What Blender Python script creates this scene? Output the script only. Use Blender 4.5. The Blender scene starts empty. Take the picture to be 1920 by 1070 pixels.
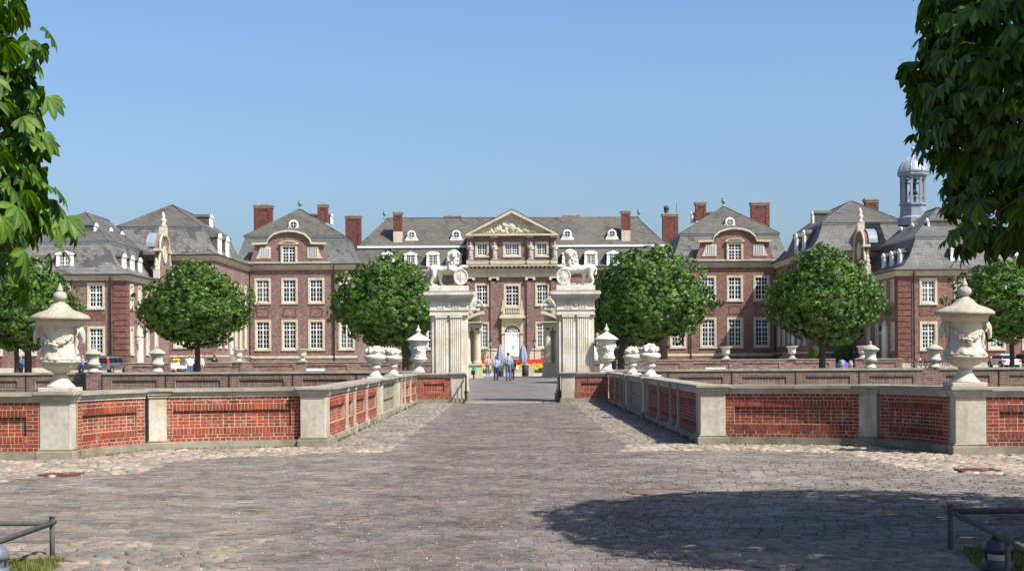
import bpy, math, random
from mathutils import Vector, Matrix, noise
R = math.radians
rnd = random.Random(7)
sc = bpy.context.scene
col = sc.collection
# ---------------------------------------------------------------- camera, sky, sun, exposure
CAMH, F, ROLL = 1.6, 2900.0, 0.0057
cam_d = bpy.data.cameras.new('camera')
cam = bpy.data.objects.new('camera', cam_d); col.objects.link(cam)
cam_d.sensor_width = 36; cam_d.lens = 36 * F / 1920
cam_d.shift_x = -1 / 1920; cam_d.shift_y = 137 / 1920
cam_d.clip_start = 0.3; cam_d.clip_end = 4000
cam.location = (0, 0, CAMH); cam.rotation_euler = (R(90), ROLL, 0)
sc.camera = cam
SUN = Vector((0.63, -0.50, 1.0)).normalized()
el = math.asin(SUN.z); az = math.atan2(SUN.x, SUN.y)
w = bpy.data.worlds.new('World'); sc.world = w; w.use_nodes = True
nt = w.node_tree
sky = nt.nodes.new('ShaderNodeTexSky'); sky.sky_type = 'NISHITA'; sky.sun_disc = False
sky.sun_elevation = el; sky.sun_rotation = az; sky.altitude = 0
sky.air_density = 1.0; sky.dust_density = 2.8; sky.ozone_density = 7.0
bg = nt.nodes['Background']; bg.inputs[1].default_value = 0.102
nt.links.new(sky.outputs[0], bg.inputs[0])
sl = bpy.data.lights.new('sun', 'SUN'); sl.energy = 4.9; sl.angle = R(0.5); sl.color = (1, 0.95, 0.87)
so = bpy.data.objects.new('sun', sl); col.objects.link(so)
so.rotation_euler = SUN.to_track_quat('Z', 'Y').to_euler()
sc.view_settings.view_transform = 'Standard'; sc.view_settings.look = 'None'
sc.view_settings.gamma = 1; sc.view_settings.exposure = 0.86; sc.view_settings.use_curve_mapping = False

# ---------------------------------------------------------------- coordinate helpers (photo pixel + depth -> metres)
def uv(x, y):
    dx, dyp = x - 961, y - 672
    v = -dyp - ROLL * dx
    return dx + ROLL * v, v
def WX(x, d, y=672): return uv(x, y)[0] * d / F
def WZ(y, d, x=961): return CAMH + uv(x, y)[1] * d / F
def VZ(v, d): return CAMH + v * d / F
def gz(y):
    pts = [(-1e4, 0), (56, 0), (97, .22), (150, .36), (1e5, .36)]
    for (a, za), (b, zb) in zip(pts, pts[1:]):
        if y <= b: return za + (zb - za) * (y - a) / (b - a)
# ---------------------------------------------------------------- materials
def lin(c): return tuple(((v / 255) / 12.92 if v / 255 < .04045 else ((v / 255 + .055) / 1.055) ** 2.4) for v in c) + (1,)
ALB = .80
class NT:
    def __init__(s, name):
        s.m = bpy.data.materials.new(name); s.m.use_nodes = True; s.t = s.m.node_tree
        s.b = s.t.nodes['Principled BSDF']
    def n(s, typ, **k):
        o = s.t.nodes.new('ShaderNode' + typ)
        for a, v in k.items():
            if a.startswith('i_'):
                key = a[2:].replace('_', ' ')
                o.inputs[key].default_value = v
            else: setattr(o, a, v)
        return o
    def l(s, a, b): s.t.links.new(a, b)
    def math(s, op, a, b=None, clamp=False):
        o = s.n('Math', operation=op); o.use_clamp = clamp
        for i, v in enumerate((a, b)):
            if v is None: continue
            if isinstance(v, (int, float)): o.inputs[i].default_value = v
            else: s.l(v, o.inputs[i])
        return o.outputs[0]
    def mix(s, fac, a, b, mode='MIX'):
        o = s.n('Mix', data_type='RGBA', blend_type=mode)
        for sock, v in ((o.inputs[0], fac), (o.inputs[6], a), (o.inputs[7], b)):
            if isinstance(v, (int, float)): sock.default_value = v
            elif isinstance(v, tuple): sock.default_value = v
            else: s.l(v, sock)
        return o.outputs[2]
    def ramp(s, fac, stops, interp='LINEAR'):
        o = s.n('ValToRGB'); e = o.color_ramp.elements; o.color_ramp.interpolation = interp
        while len(e) > 1: e.remove(e[-1])
        e[0].position, e[0].color = stops[0][0], stops[0][1]
        for p, c in stops[1:]:
            q = e.new(p); q.color = c
        s.l(fac, o.inputs[0]); return o.outputs[0]
    def pos(s): return s.n('NewGeometry').outputs['Position']
    def noise(s, scale, detail=4, vec=None, rough=.55):
        o = s.n('TexNoise'); o.inputs['Scale'].default_value = scale; o.inputs['Detail'].default_value = detail
        o.inputs['Roughness'].default_value = rough
        s.l(vec if vec is not None else s.pos(), o.inputs['Vector']); return o.outputs[0]
    def rand(s):
        a = s.n('NewGeometry').outputs['Random Per Island']; b = s.n('ObjectInfo').outputs['Random']
        return s.math('FRACT', s.math('ADD', s.math('MULTIPLY', a, 7.31), s.math('MULTIPLY', b, 3.77)))
    def bump(s, h, strength=.3, dist=.01):
        o = s.n('Bump'); o.inputs['Strength'].default_value = strength; o.inputs['Distance'].default_value = dist
        s.l(h, o.inputs['Height']); s.l(o.outputs[0], s.b.inputs['Normal'])
    def out(s, c, rough=.8, spec=.3):
        if isinstance(c, tuple): c = tuple(v * ALB for v in c[:3]) + (1,)
        else: c = s.mix(1.0, c, (ALB, ALB, ALB, 1), 'MULTIPLY')
        if isinstance(c, tuple): s.b.inputs['Base Color'].default_value = c
        else: s.l(c, s.b.inputs['Base Color'])
        s.b.inputs['Roughness'].default_value = rough
        s.b.inputs['Specular IOR Level'].default_value = spec
        return s.m
def g(v, k=None): return (v, v, v, 1) if k is None else (v * k[0], v * k[1], v * k[2], 1)
def plain(name, c, rough=.6, metal=0, var=.15, scale=6):
    t = NT(name); n = t.noise(scale)
    cc = t.mix(1.0, c, t.ramp(n, [(.3, g(1 - var)), (.7, g(1 + var * .3))]), 'MULTIPLY')
    t.b.inputs['Metallic'].default_value = metal
    return t.out(cc, rough)
def stone(name, base, dirt, scale=3.0, lichen=0.0, bump=.25, dirtamt=.5, streak=True):
    t = NT(name); p = t.pos()
    n1 = t.noise(scale, 6, p); n2 = t.noise(scale * 9, 5, p); 
    mp = t.n('Mapping'); mp.inputs['Scale'].default_value = (6, 6, .7); t.l(p, mp.inputs[0])
    n3 = t.noise(scale * .6, 5, mp.outputs[0])
    c = t.mix(t.math('MULTIPLY', t.ramp(n1, [(.42, g(0)), (.68, g(1))]), dirtamt), base, dirt)
    if streak: c = t.mix(t.math('MULTIPLY', t.ramp(n3, [(.5, g(0)), (.72, g(1))]), dirtamt), c, dirt)
    c = t.mix(1, c, t.ramp(n2, [(.3, g(.82)), (.65, g(1.04))]), 'MULTIPLY')
    if lichen:
        nz = t.n('SeparateXYZ'); t.l(t.n('NewGeometry').outputs['Normal'], nz.inputs[0])
        lm = t.math('MULTIPLY', t.ramp(n2, [(.5, g(0)), (.6, g(1))]), t.math('ADD', t.math('MULTIPLY', nz.outputs[2], .8, ), .25, True), True)
        c = t.mix(t.math('MULTIPLY', lm, lichen), c, (.16, .14, .07, 1))
        lm2 = t.ramp(t.noise(scale * 5, 4, p), [(.6, g(0)), (.7, g(1))])
        c = t.mix(t.math('MULTIPLY', lm2, lichen * .6), c, (.30, .19, .04, 1))
    t.bump(n2, bump, .012)
    return t.out(c, .85, .2)
def facade_brick(name, c1, c2, mort, patch):
    t = NT(name); sp = t.n('SeparateXYZ'); t.l(t.pos(), sp.inputs[0])
    cb = t.n('CombineXYZ'); t.l(t.math('ADD', sp.outputs[0], sp.outputs[1]), cb.inputs[0]); t.l(sp.outputs[2], cb.inputs[1])
    br = t.n('TexBrick'); t.l(cb.outputs[0], br.inputs['Vector'])
    br.inputs['Scale'].default_value = 1; br.inputs['Brick Width'].default_value = .27; br.inputs['Row Height'].default_value = .085
    br.inputs['Mortar Size'].default_value = .010; br.inputs['Mortar Smooth'].default_value = .1; br.inputs['Bias'].default_value = -.1
    br.inputs['Color1'].default_value = c1; br.inputs['Color2'].default_value = c2; br.inputs['Mortar'].default_value = mort
    n = t.noise(.35, 5); n2 = t.noise(2.2, 5)
    wn = t.n('TexWhiteNoise', noise_dimensions='2D')
    q = t.n('VectorMath', operation='SNAP'); t.l(cb.outputs[0], q.inputs[0]); q.inputs[1].default_value = (.27, .085, 1); t.l(q.outputs[0], wn.inputs[0])
    c = t.mix(1, br.outputs[0], t.ramp(wn.outputs[0], [(0, g(.62)), (.5, g(1)), (1, g(1.35))]), 'MULTIPLY')
    c = t.mix(t.ramp(n, [(.4, g(0)), (.7, g(.55))]), c, patch)
    c = t.mix(1, c, t.ramp(n2, [(.3, g(.8)), (.7, g(1.08))]), 'MULTIPLY')
    t.bump(br.outputs['Fac'], .4, -.01)
    return t.out(c, .85, .2)
def slate(name, c1, c2, dark, pale, patch=.56):
    t = NT(name); sp = t.n('SeparateXYZ'); t.l(t.pos(), sp.inputs[0])
    cb = t.n('CombineXYZ'); t.l(t.math('ADD', sp.outputs[0], sp.outputs[1]), cb.inputs[0]); t.l(sp.outputs[2], cb.inputs[1])
    br = t.n('TexBrick'); t.l(cb.outputs[0], br.inputs['Vector'])
    br.inputs['Scale'].default_value = 1; br.inputs['Brick Width'].default_value = .42; br.inputs['Row Height'].default_value = .27
    br.inputs['Mortar Size'].default_value = .03; br.inputs['Mortar Smooth'].default_value = .6
    br.inputs['Color1'].default_value = c1; br.inputs['Color2'].default_value = c2; br.inputs['Mortar'].default_value = dark
    q = t.n('VectorMath', operation='SNAP'); t.l(cb.outputs[0], q.inputs[0]); q.inputs[1].default_value = (.42, .27, 1)
    n = t.noise(.55, 3, q.outputs[0]); n2 = t.noise(.25, 5); n3 = t.noise(5, 4)
    wn = t.n('TexWhiteNoise', noise_dimensions='2D'); t.l(q.outputs[0], wn.inputs[0])
    c = t.mix(1, br.outputs[0], t.ramp(wn.outputs[0], [(0, g(.72)), (1, g(1.25))]), 'MULTIPLY')
    c = t.mix(t.ramp(n2, [(.4, g(0)), (.65, g(.7))]), c, pale)
    c = t.mix(t.ramp(n, [(patch, g(0)), (patch + .02, g(.75))]), c, dark)
    c = t.mix(1, c, t.ramp(n3, [(.3, g(.8)), (.7, g(1.1))]), 'MULTIPLY')
    t.bump(br.outputs['Fac'], .5, -.03)
    return t.out(c, .62, .4)
def pieces_mat(name, stops, rough=.85, ns=25, bump=.3, moss=None, mossamt=.4, stain=None, extra=None):
    t = NT(name); r = t.rand(); c = t.ramp(r, stops)
    p = t.pos(); n = t.noise(ns, 6, p); n2 = t.noise(1.3, 5, p)
    c = t.mix(1, c, t.ramp(n, [(.3, g(.74)), (.68, g(1.12))]), 'MULTIPLY')
    c = t.mix(1, c, t.ramp(n2, [(.32, g(.62)), (.66, g(1.16))]), 'MULTIPLY')
    if stain: c = t.mix(t.math('MULTIPLY', t.ramp(t.noise(2.7, 6, p), [(.56, g(0)), (.68, g(1))]), stain[1]), c, stain[0])
    if moss: c = t.mix(t.math('MULTIPLY', t.ramp(t.noise(6, 6, p), [(.52, g(0)), (.66, g(1))]), mossamt), c, moss)
    if extra: c = extra(t, c)
    t.bump(n, bump, .006)
    return t.out(c, rough, .25)
def leafmat(name, stops, trans=.25, rough=.45, rib=False, spec=.4):
    t = NT(name); c = t.ramp(t.rand(), stops)
    if rib:
        at = t.n('Attribute'); at.attribute_name = 'rib'
        c = t.mix(t.math('MULTIPLY', t.math('POWER', at.outputs['Fac'], 7), .55), c, (.20, .30, .07, 1))
        c = t.mix(1, c, t.ramp(t.noise(9, 4), [(.3, g(.7)), (.7, g(1.2))]), 'MULTIPLY')
        c = t.mix(t.ramp(t.noise(33, 3), [(.68, g(0)), (.74, g(.7))]), c, (.16, .09, .03, 1))
    t.out(c, rough, spec)
    tr = t.n('BsdfTranslucent'); t.l(t.mix(1, c, (1.4, 1.5, .4, 1), 'MULTIPLY'), tr.inputs[0])
    mx = t.n('MixShader'); mx.inputs[0].default_value = trans
    t.l(t.b.outputs[0], mx.inputs[1]); t.l(tr.outputs[0], mx.inputs[2])
    t.l(mx.outputs[0], t.t.nodes['Material Output'].inputs[0]); return t.m
M = {}
M['brick_l'] = facade_brick('brick_facade', (.245, .120, .092, 1), (.145, .092, .086, 1), (.37, .32, .29, 1), (.165, .098, .085, 1))
M['brick_r'] = facade_brick('brick_facade_red', (.255, .112, .080, 1), (.152, .082, .067, 1), (.35, .29, .25, 1), (.178, .092, .07, 1))
M['brick_q'] = facade_brick('brick_quoin', (.20, .072, .05, 1), (.13, .052, .042, 1), (.24, .18, .15, 1), (.15, .056, .042, 1))
M['chim'] = facade_brick('brick_chimney', (.18, .055, .040, 1), (.125, .042, .034, 1), (.2, .12, .10, 1), (.15, .048, .036, 1))
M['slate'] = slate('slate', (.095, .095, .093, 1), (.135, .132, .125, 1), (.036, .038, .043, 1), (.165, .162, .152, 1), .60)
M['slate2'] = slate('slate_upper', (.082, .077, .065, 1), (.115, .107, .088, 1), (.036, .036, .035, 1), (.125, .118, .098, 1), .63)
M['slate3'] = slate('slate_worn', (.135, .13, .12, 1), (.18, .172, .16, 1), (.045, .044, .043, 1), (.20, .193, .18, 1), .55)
M['cream'] = stone('cream_stone', (.62, .56, .42, 1), (.34, .29, .19, 1), .6, dirtamt=.45)
M['white'] = plain('white_paint', (.84, .84, .82, 1), .5, var=.06)
M['lead'] = plain('lead_sheet', (.27, .30, .34, 1), .55, .1, var=.15, scale=1.5)
M['gutter'] = plain('gutter', (.05, .05, .055, 1), .5, .3)
M['darkmetal'] = plain('dark_metal', (.028, .030, .034, 1), .45, .5)
M['railmetal'] = stone('rail_paint', (.11, .11, .10, 1), (.05, .05, .045, 1), 8, bump=.2)
M['copper'] = plain('copper_green', (.16, .34, .27, 1), .6)
t_ = NT('window_glass'); r_ = t_.noise(.9, 3)

_c = t_.ramp(t_.n('ObjectInfo').outputs['Random'], [(0, g(0)), (.66, g(0)), (.70, g(.35)), (.86, g(.5)), (.88, g(.9))])
t_.out(t_.mix(_c, t_.ramp(r_, [(.35, (.009, .010, .013, 1)), (.62, (.022, .025, .030, 1)), (.74, (.07, .08, .09, 1))]), (.20, .19, .17, 1)), .15, .3); M['glass'] = t_.m
M['gatestone'] = stone('gate_stone', (.72, .69, .60, 1), (.50, .40, .22, 1), 1.6, .05, dirtamt=.6)
M['urnstone'] = stone('urn_stone', (.60, .555, .455, 1), (.40, .34, .24, 1), 3, .0, dirtamt=.4)
M['lidstone'] = stone('urn_lid_stone', (.52, .48, .39, 1), (.30, .27, .20, 1), 4, .75, dirtamt=.6)
M['statstone'] = stone('statue_stone', (.76, .72, .62, 1), (.40, .355, .27, 1), 4, .1, dirtamt=.45)
M['greystat'] = stone('grey_statue', (.50, .47, .40, 1), (.28, .26, .22, 1), 3, dirtamt=.6)
M['pierstone'] = stone('pier_stone', (.54, .505, .42, 1), (.33, .27, .16, 1), 1.6, .0, dirtamt=.62)
M['capstone'] = stone('cap_stone', (.40, .37, .30, 1), (.17, .16, .13, 1), 2.2, .6, dirtamt=.7, streak=False)
M['plinthstone'] = stone('plinth_stone', (.33, .295, .225, 1), (.15, .14, .09, 1), 2.5, .55, dirtamt=.8, streak=False)
def ST(*a): return [(p, c + (1,)) for p, c in a]
M['wbrick'] = pieces_mat('wall_brick', ST((0, (.15, .030, .020)), (.15, (.36, .062, .022)), (.35, (.26, .040, .022)), (.5, (.42, .090, .030)), (.65, (.20, .046, .034)), (.8, (.32, .046, .020)), (1, (.39, .070, .025))), ns=30, stain=((.52, .34, .30, 1), .42), moss=(.10, .055, .035, 1), mossamt=.55)
M['wbrick_r'] = pieces_mat('wall_brick_weathered', ST((0, (.18, .032, .022)), (.2, (.32, .056, .030)), (.5, (.25, .044, .030)), (.7, (.38, .080, .040)), (1, (.15, .036, .028))), ns=30, stain=((.34, .22, .18, 1), .3), moss=(.06, .04, .03, 1), mossamt=.6)
M['fbrick'] = pieces_mat('moat_brick', ST((0, (0.135, 0.078, 0.065)), (.2, (0.203, 0.115, 0.084)), (.45, (0.115, 0.084, 0.074)), (.6, (0.257, 0.115, 0.078)), (.8, (0.162, 0.111, 0.084)), (1, (0.284, 0.135, 0.088))), ns=14, moss=(.20, .12, .03, 1), mossamt=.25)
M['mortar'] = stone('mortar', (.50, .385, .275, 1), (.24, .165, .115, 1), 5, bump=.4, dirtamt=.6)
M['mortard'] = stone('mortar_dark', (.46, .40, .31, 1), (.24, .20, .15, 1), 5, bump=.4)
def lane(t, c):
    sp = t.n('SeparateXYZ'); t.l(t.pos(), sp.inputs[0])
    ax = t.math('ABSOLUTE', t.math('ADD', sp.outputs[0], t.math('MULTIPLY', t.math('SUBTRACT', t.noise(.35, 3), .5), 2.2)))
    c = t.mix(1, c, t.ramp(t.math('DIVIDE', ax, 6), [(.24, (.80, .76, .78, 1)), (.42, (1.00, .97, .93, 1))]), 'MULTIPLY')
    c = t.mix(t.math('MULTIPLY', t.ramp(t.noise(1.1, 6), [(.55, g(0)), (.72, g(1))]), .35), c, (.30, .27, .22, 1))
    return t.mix(1, t.mix(1, c, (.95, 1.0, 1.06, 1), 'MULTIPLY'), t.ramp(t.noise(.7, 5), [(.3, g(.82)), (.7, g(1.12))]), 'MULTIPLY')
M['paver'] = pieces_mat('paver_clinker', ST((0, (.160, .128, .112)), (.15, (.245, .200, .170)), (.32, (.150, .137, .128)), (.5, (.275, .225, .185)), (.66, (.195, .172, .156)), (.82, (.265, .190, .150)), (.92, (.30, .26, .22)), (1, (.165, .158, .152))), ns=22, bump=.6, moss=(.32, .27, .19, 1), mossamt=.45, extra=lane)
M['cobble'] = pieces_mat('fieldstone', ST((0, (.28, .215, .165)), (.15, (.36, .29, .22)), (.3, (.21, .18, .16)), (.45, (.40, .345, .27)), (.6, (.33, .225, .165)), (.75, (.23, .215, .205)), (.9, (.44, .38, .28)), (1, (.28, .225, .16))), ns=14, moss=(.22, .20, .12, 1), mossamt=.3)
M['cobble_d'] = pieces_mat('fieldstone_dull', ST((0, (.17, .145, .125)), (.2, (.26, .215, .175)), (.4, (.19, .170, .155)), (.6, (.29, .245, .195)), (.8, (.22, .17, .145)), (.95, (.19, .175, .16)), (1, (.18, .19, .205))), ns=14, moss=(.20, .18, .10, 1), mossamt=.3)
def road_mat(name='road_bed'):
    t = NT(name); p = t.pos()
    br = t.n('TexBrick'); t.l(p, br.inputs['Vector']); br.inputs['Scale'].default_value = 1
    br.inputs['Brick Width'].default_value = .21; br.inputs['Row Height'].default_value = .11; br.inputs['Mortar Size'].default_value = .006
    br.inputs['Color1'].default_value = (.235, .200, .172, 1); br.inputs['Color2'].default_value = (.185, .165, .148, 1); br.inputs['Mortar'].default_value = (.17, .14, .115, 1)
    q = t.n('VectorMath', operation='SNAP'); t.l(p, q.inputs[0]); q.inputs[1].default_value = (.21, .11, 1)
    wn = t.n('TexWhiteNoise', noise_dimensions='2D'); t.l(q.outputs[0], wn.inputs[0])
    c = t.mix(1, br.outputs[0], t.ramp(wn.outputs[0], [(0, g(.78)), (1, g(1.22))]), 'MULTIPLY')
    c = t.mix(1, c, t.ramp(t.noise(.5, 6), [(.3, g(.8)), (.7, g(1.15))]), 'MULTIPLY')
    c = t.mix(t.ramp(t.noise(9, 6), [(.55, g(0)), (.7, g(.4))]), c, (.30, .26, .20, 1))
    c = lane(t, c)
    t.bump(t.math('ADD', t.math('MULTIPLY', br.outputs['Fac'], -1), t.noise(12, 5)), .6, .012)
    return t.out(c, .85, .25)
M['road'] = road_mat()
M['bed'] = stone('joint_sand', (.26, .22, .165, 1), (.17, .15, .10, 1), 6, bump=.5, streak=False)
M['gravel'] = stone('court_gravel', (.44, .40, .32, 1), (.32, .29, .22, 1), .8, bump=.3, streak=False)
M['grass'] = pieces_mat('grass_blade', ST((0, (.07, .10, .018)), (.3, (.13, .15, .03)), (.6, (.24, .21, .06)), (1, (.10, .13, .02))), rough=.6)
M['lawn'] = stone('lawn', (.06, .11, .02, 1), (.10, .14, .03, 1), 2, bump=.5, streak=False)
M['bark'] = stone('bark', (.075, .06, .045, 1), (.04, .045, .03, 1), 5, bump=.8)
M['leaf'] = leafmat('chestnut_leaf', ST((0, (.016, .045, .004)), (.4, (.032, .085, .006)), (.7, (.062, .150, .010)), (.94, (.130, .255, .020)), (1, (.13, .08, .03))), .13)
M['leafn'] = leafmat('chestnut_leaf_near', ST((0, (.020, .055, .007)), (.4, (.046, .110, .010)), (.8, (.085, .175, .014)), (1, (.135, .215, .022))), .24, .5, True, .2)
M['skin'] = plain('skin', (.50, .29, .20, 1), .6)
M['hair'] = plain('hair', (.04, .025, .018, 1), .6)
t_ = NT('water'); t_.bump(t_.noise(1.2, 3), .15, .05); t_.out((.02, .03, .022, 1), .05, .6); M['water'] = t_.m
M['red'] = plain('tulip_red', (.60, .02, .012, 1), .5); M['yellow'] = plain('tulip_yellow', (.75, .48, .02, 1), .5)
M['rust'] = stone('rusty_iron', (.17, .08, .05, 1), (.08, .045, .035, 1), 9, bump=.4)
def C(name, c, rough=.6, metal=0, var=.1): 
    if name not in M: M[name] = plain(name, c + (1,), rough, metal, var)
    return M[name]

# ---------------------------------------------------------------- mesh builder
class MB:
    def __init__(s): s.v = []; s.f = []; s.sm = []
    def add(s, vs, fs, smooth=False):
        b = len(s.v); s.v += [tuple(q) for q in vs]; s.f += [tuple(b + i for i in q) for q in fs]; s.sm += [smooth] * len(fs); return s
    def box(s, x0, x1, y0, y1, z0, z1):
        return s.add([(x0, y0, z0), (x1, y0, z0), (x1, y1, z0), (x0, y1, z0), (x0, y0, z1), (x1, y0, z1), (x1, y1, z1), (x0, y1, z1)],
                     [(0, 3, 2, 1), (4, 5, 6, 7), (0, 1, 5, 4), (1, 2, 6, 5), (2, 3, 7, 6), (3, 0, 4, 7)])
    def prism(s, poly, y0, y1):            # poly in (x,z), extruded along y
        n = len(poly)
        s.add([(p[0], y0, p[1]) for p in poly] + [(p[0], y1, p[1]) for p in poly],
              [tuple(range(n)), tuple(range(2 * n - 1, n - 1, -1))] + [(i, n + i, n + (i + 1) % n, (i + 1) % n) for i in range(n)]); return s
    def tube(s, pts, rs, n=8, cap=True, smooth=True):
        pts = [Vector(p) for p in pts]
        if isinstance(rs, (int, float)): rs = [rs] * len(pts)
        vs = []
        prev = None
        for i, p in enumerate(pts):
            t = (pts[min(i + 1, len(pts) - 1)] - pts[max(i - 1, 0)])
            t = t.normalized() if t.length > 1e-9 else Vector((0, 0, 1))
            if prev is None:
                a = t.orthogonal().normalized()
            else:
                a = prev - t * prev.dot(t)
                a = a.normalized() if a.length > 1e-6 else t.orthogonal().normalized()
            prev = a; b = t.cross(a)
            for k in range(n):
                q = 2 * math.pi * k / n
                vs.append(p + (a * math.cos(q) + b * math.sin(q)) * rs[i])
        fs = [(i * n + k, i * n + (k + 1) % n, (i + 1) * n + (k + 1) % n, (i + 1) * n + k) for i in range(len(pts) - 1) for k in range(n)]
        s.add(vs, fs, smooth)
        if cap:
            s.f.append(tuple(len(s.v) - len(vs) + k for k in range(n))[::-1]); s.sm.append(False)
            s.f.append(tuple(len(s.v) - n + k for k in range(n))); s.sm.append(False)
        return s
    def lathe(s, prof, n=24, c=(0, 0, 0), mod=None, smooth=True, a0=0):
        vs = []
        for r, z in prof:
            for k in range(n):
                q = 2 * math.pi * k / n + a0
                rr = r * (mod(q, z, r) if mod else 1)
                vs.append((c[0] + rr * math.cos(q), c[1] + rr * math.sin(q), c[2] + z))
        m = len(prof)
        fs = [(i * n + k, i * n + (k + 1) % n, (i + 1) * n + (k + 1) % n, (i + 1) * n + k) for i in range(m - 1) for k in range(n)]
        if prof[0][0] > prof[-1][0] or prof[0][1] < prof[-1][1]: pass
        s.add(vs, fs, smooth)
        b = len(s.v) - len(vs)
        s.f.append(tuple(b + k for k in range(n))[::-1]); s.sm.append(False)
        s.f.append(tuple(b + (m - 1) * n + k for k in range(n))); s.sm.append(False)
        return s
    def ball(s, c, r, n=8, m=5):
        if isinstance(r, (int, float)): r = (r, r, r)
        vs = [(c[0], c[1], c[2] - r[2])]
        for i in range(1, m):
            t = math.pi * i / m
            for k in range(n):
                q = 2 * math.pi * k / n
                vs.append((c[0] + r[0] * math.sin(t) * math.cos(q), c[1] + r[1] * math.sin(t) * math.sin(q), c[2] - r[2] * math.cos(t)))
        vs.append((c[0], c[1], c[2] + r[2]))
        fs = [(0, 1 + (k + 1) % n, 1 + k) for k in range(n)]
        for i in range(m - 2):
            for k in range(n):
                a = 1 + i * n
                fs.append((a + k, a + (k + 1) % n, a + n + (k + 1) % n, a + n + k))
        e = len(vs) - 1; a = 1 + (m - 2) * n
        fs += [(a + k, a + (k + 1) % n, e) for k in range(n)]
        return s.add(vs, fs, True)
    def mesh(s, name):
        me = bpy.data.meshes.new(name); me.from_pydata(s.v, [], s.f); me.polygons.foreach_set('use_smooth', s.sm); me.update(); return me
def tag(o, label=None, cat=None, group=None, kind=None):
    if label: o['label'] = label
    if cat: o['category'] = cat
    if group: o['group'] = group
    if kind: o['kind'] = kind
    return o
def thing(name, label, cat, loc=(0, 0, 0), group=None):
    o = bpy.data.objects.new(name, None); col.objects.link(o); o.location = loc; o.empty_display_size = .2
    return tag(o, label, cat, group, 'thing')
def link(name, me, parent=None, m=None, world=None):
    o = bpy.data.objects.new(name, me); col.objects.link(o)
    if m is not None and not me.materials: me.materials.append(m)
    if world is not None: o.matrix_basis = world
    if parent is not None:
        o.parent = parent
        o.matrix_parent_inverse = wm(parent).inverted()
    return o
def wm(o):
    m = o.matrix_basis.copy()
    if o.parent: m = wm(o.parent) @ o.matrix_parent_inverse @ m
    return m
def part(name, mb, m, parent=None, world=None, kind=None):
    me = mb.mesh(name) if isinstance(mb, MB) else mb
    if not me.materials: me.materials.append(m)
    o = link(name, me, parent, None, world)
    if kind: o['kind'] = kind
    return o
def structure(name, mb, m, label=None):
    o = part(name, mb, m); o['kind'] = 'structure'
    if label: o['label'] = label
    return o
def bevel(mb, width, seg=2, name='m'):
    me = mb.mesh(name); o = bpy.data.objects.new('tmp', me); col.objects.link(o)
    b = o.modifiers.new('b', 'BEVEL'); b.width = width; b.segments = seg; b.limit_method = 'ANGLE'
    dg = bpy.context.evaluated_depsgraph_get(); r = bpy.data.meshes.new_from_object(o.evaluated_get(dg))
    bpy.data.objects.remove(o); return r
def blob(mb, voxel, smooth=2, name='m'):
    me = mb.mesh(name); o = bpy.data.objects.new('tmp', me); col.objects.link(o)
    b = o.modifiers.new('r', 'REMESH'); b.mode = 'VOXEL'; b.voxel_size = voxel; b.use_smooth_shade = True
    if smooth:
        q = o.modifiers.new('s', 'SMOOTH'); q.iterations = smooth; q.factor = .6
    dg = bpy.context.evaluated_depsgraph_get(); r = bpy.data.meshes.new_from_object(o.evaluated_get(dg))
    bpy.data.objects.remove(o); return r
def cap(mb, a, b, ra, rb):                 # tapered limb with round ends
    mb.tube([a, b], [ra, rb], 8); mb.ball(a, ra); mb.ball(b, rb); return mb
def limb(mb, pts, rs):
    for i in range(len(pts) - 1): cap(mb, pts[i], pts[i + 1], rs[i], rs[i + 1])
    return mb
def tree_children(o): return [c for c in col.objects if c.parent == o]
CH = {}
def copy_thing(root, M4, label, extra_root=None):
    kids = CH.get(root.name)
    if kids is None:
        kids = [(c, tree_children(c)) for c in tree_children(root)]; CH[root.name] = kids
    r = root.copy(); col.objects.link(r); r.matrix_basis = M4
    if label: r['label'] = label
    for c, gs in kids:
        k = c.copy(); col.objects.link(k); k.parent = r; k.matrix_parent_inverse = c.matrix_parent_inverse
        for d in gs:
            e = d.copy(); col.objects.link(e); e.parent = k; e.matrix_parent_inverse = d.matrix_parent_inverse
    return r
def TR(x, y, z, rz=0, s=1, sx=None):
    m = Matrix.Translation((x, y, z)) @ Matrix.Rotation(rz, 4, 'Z')
    sc_ = (s, s, s) if not isinstance(s, tuple) else s
    if sx: sc_ = (sc_[0] * sx, sc_[1], sc_[2])
    return m @ Matrix.Diagonal((sc_[0], sc_[1], sc_[2], 1))

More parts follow.
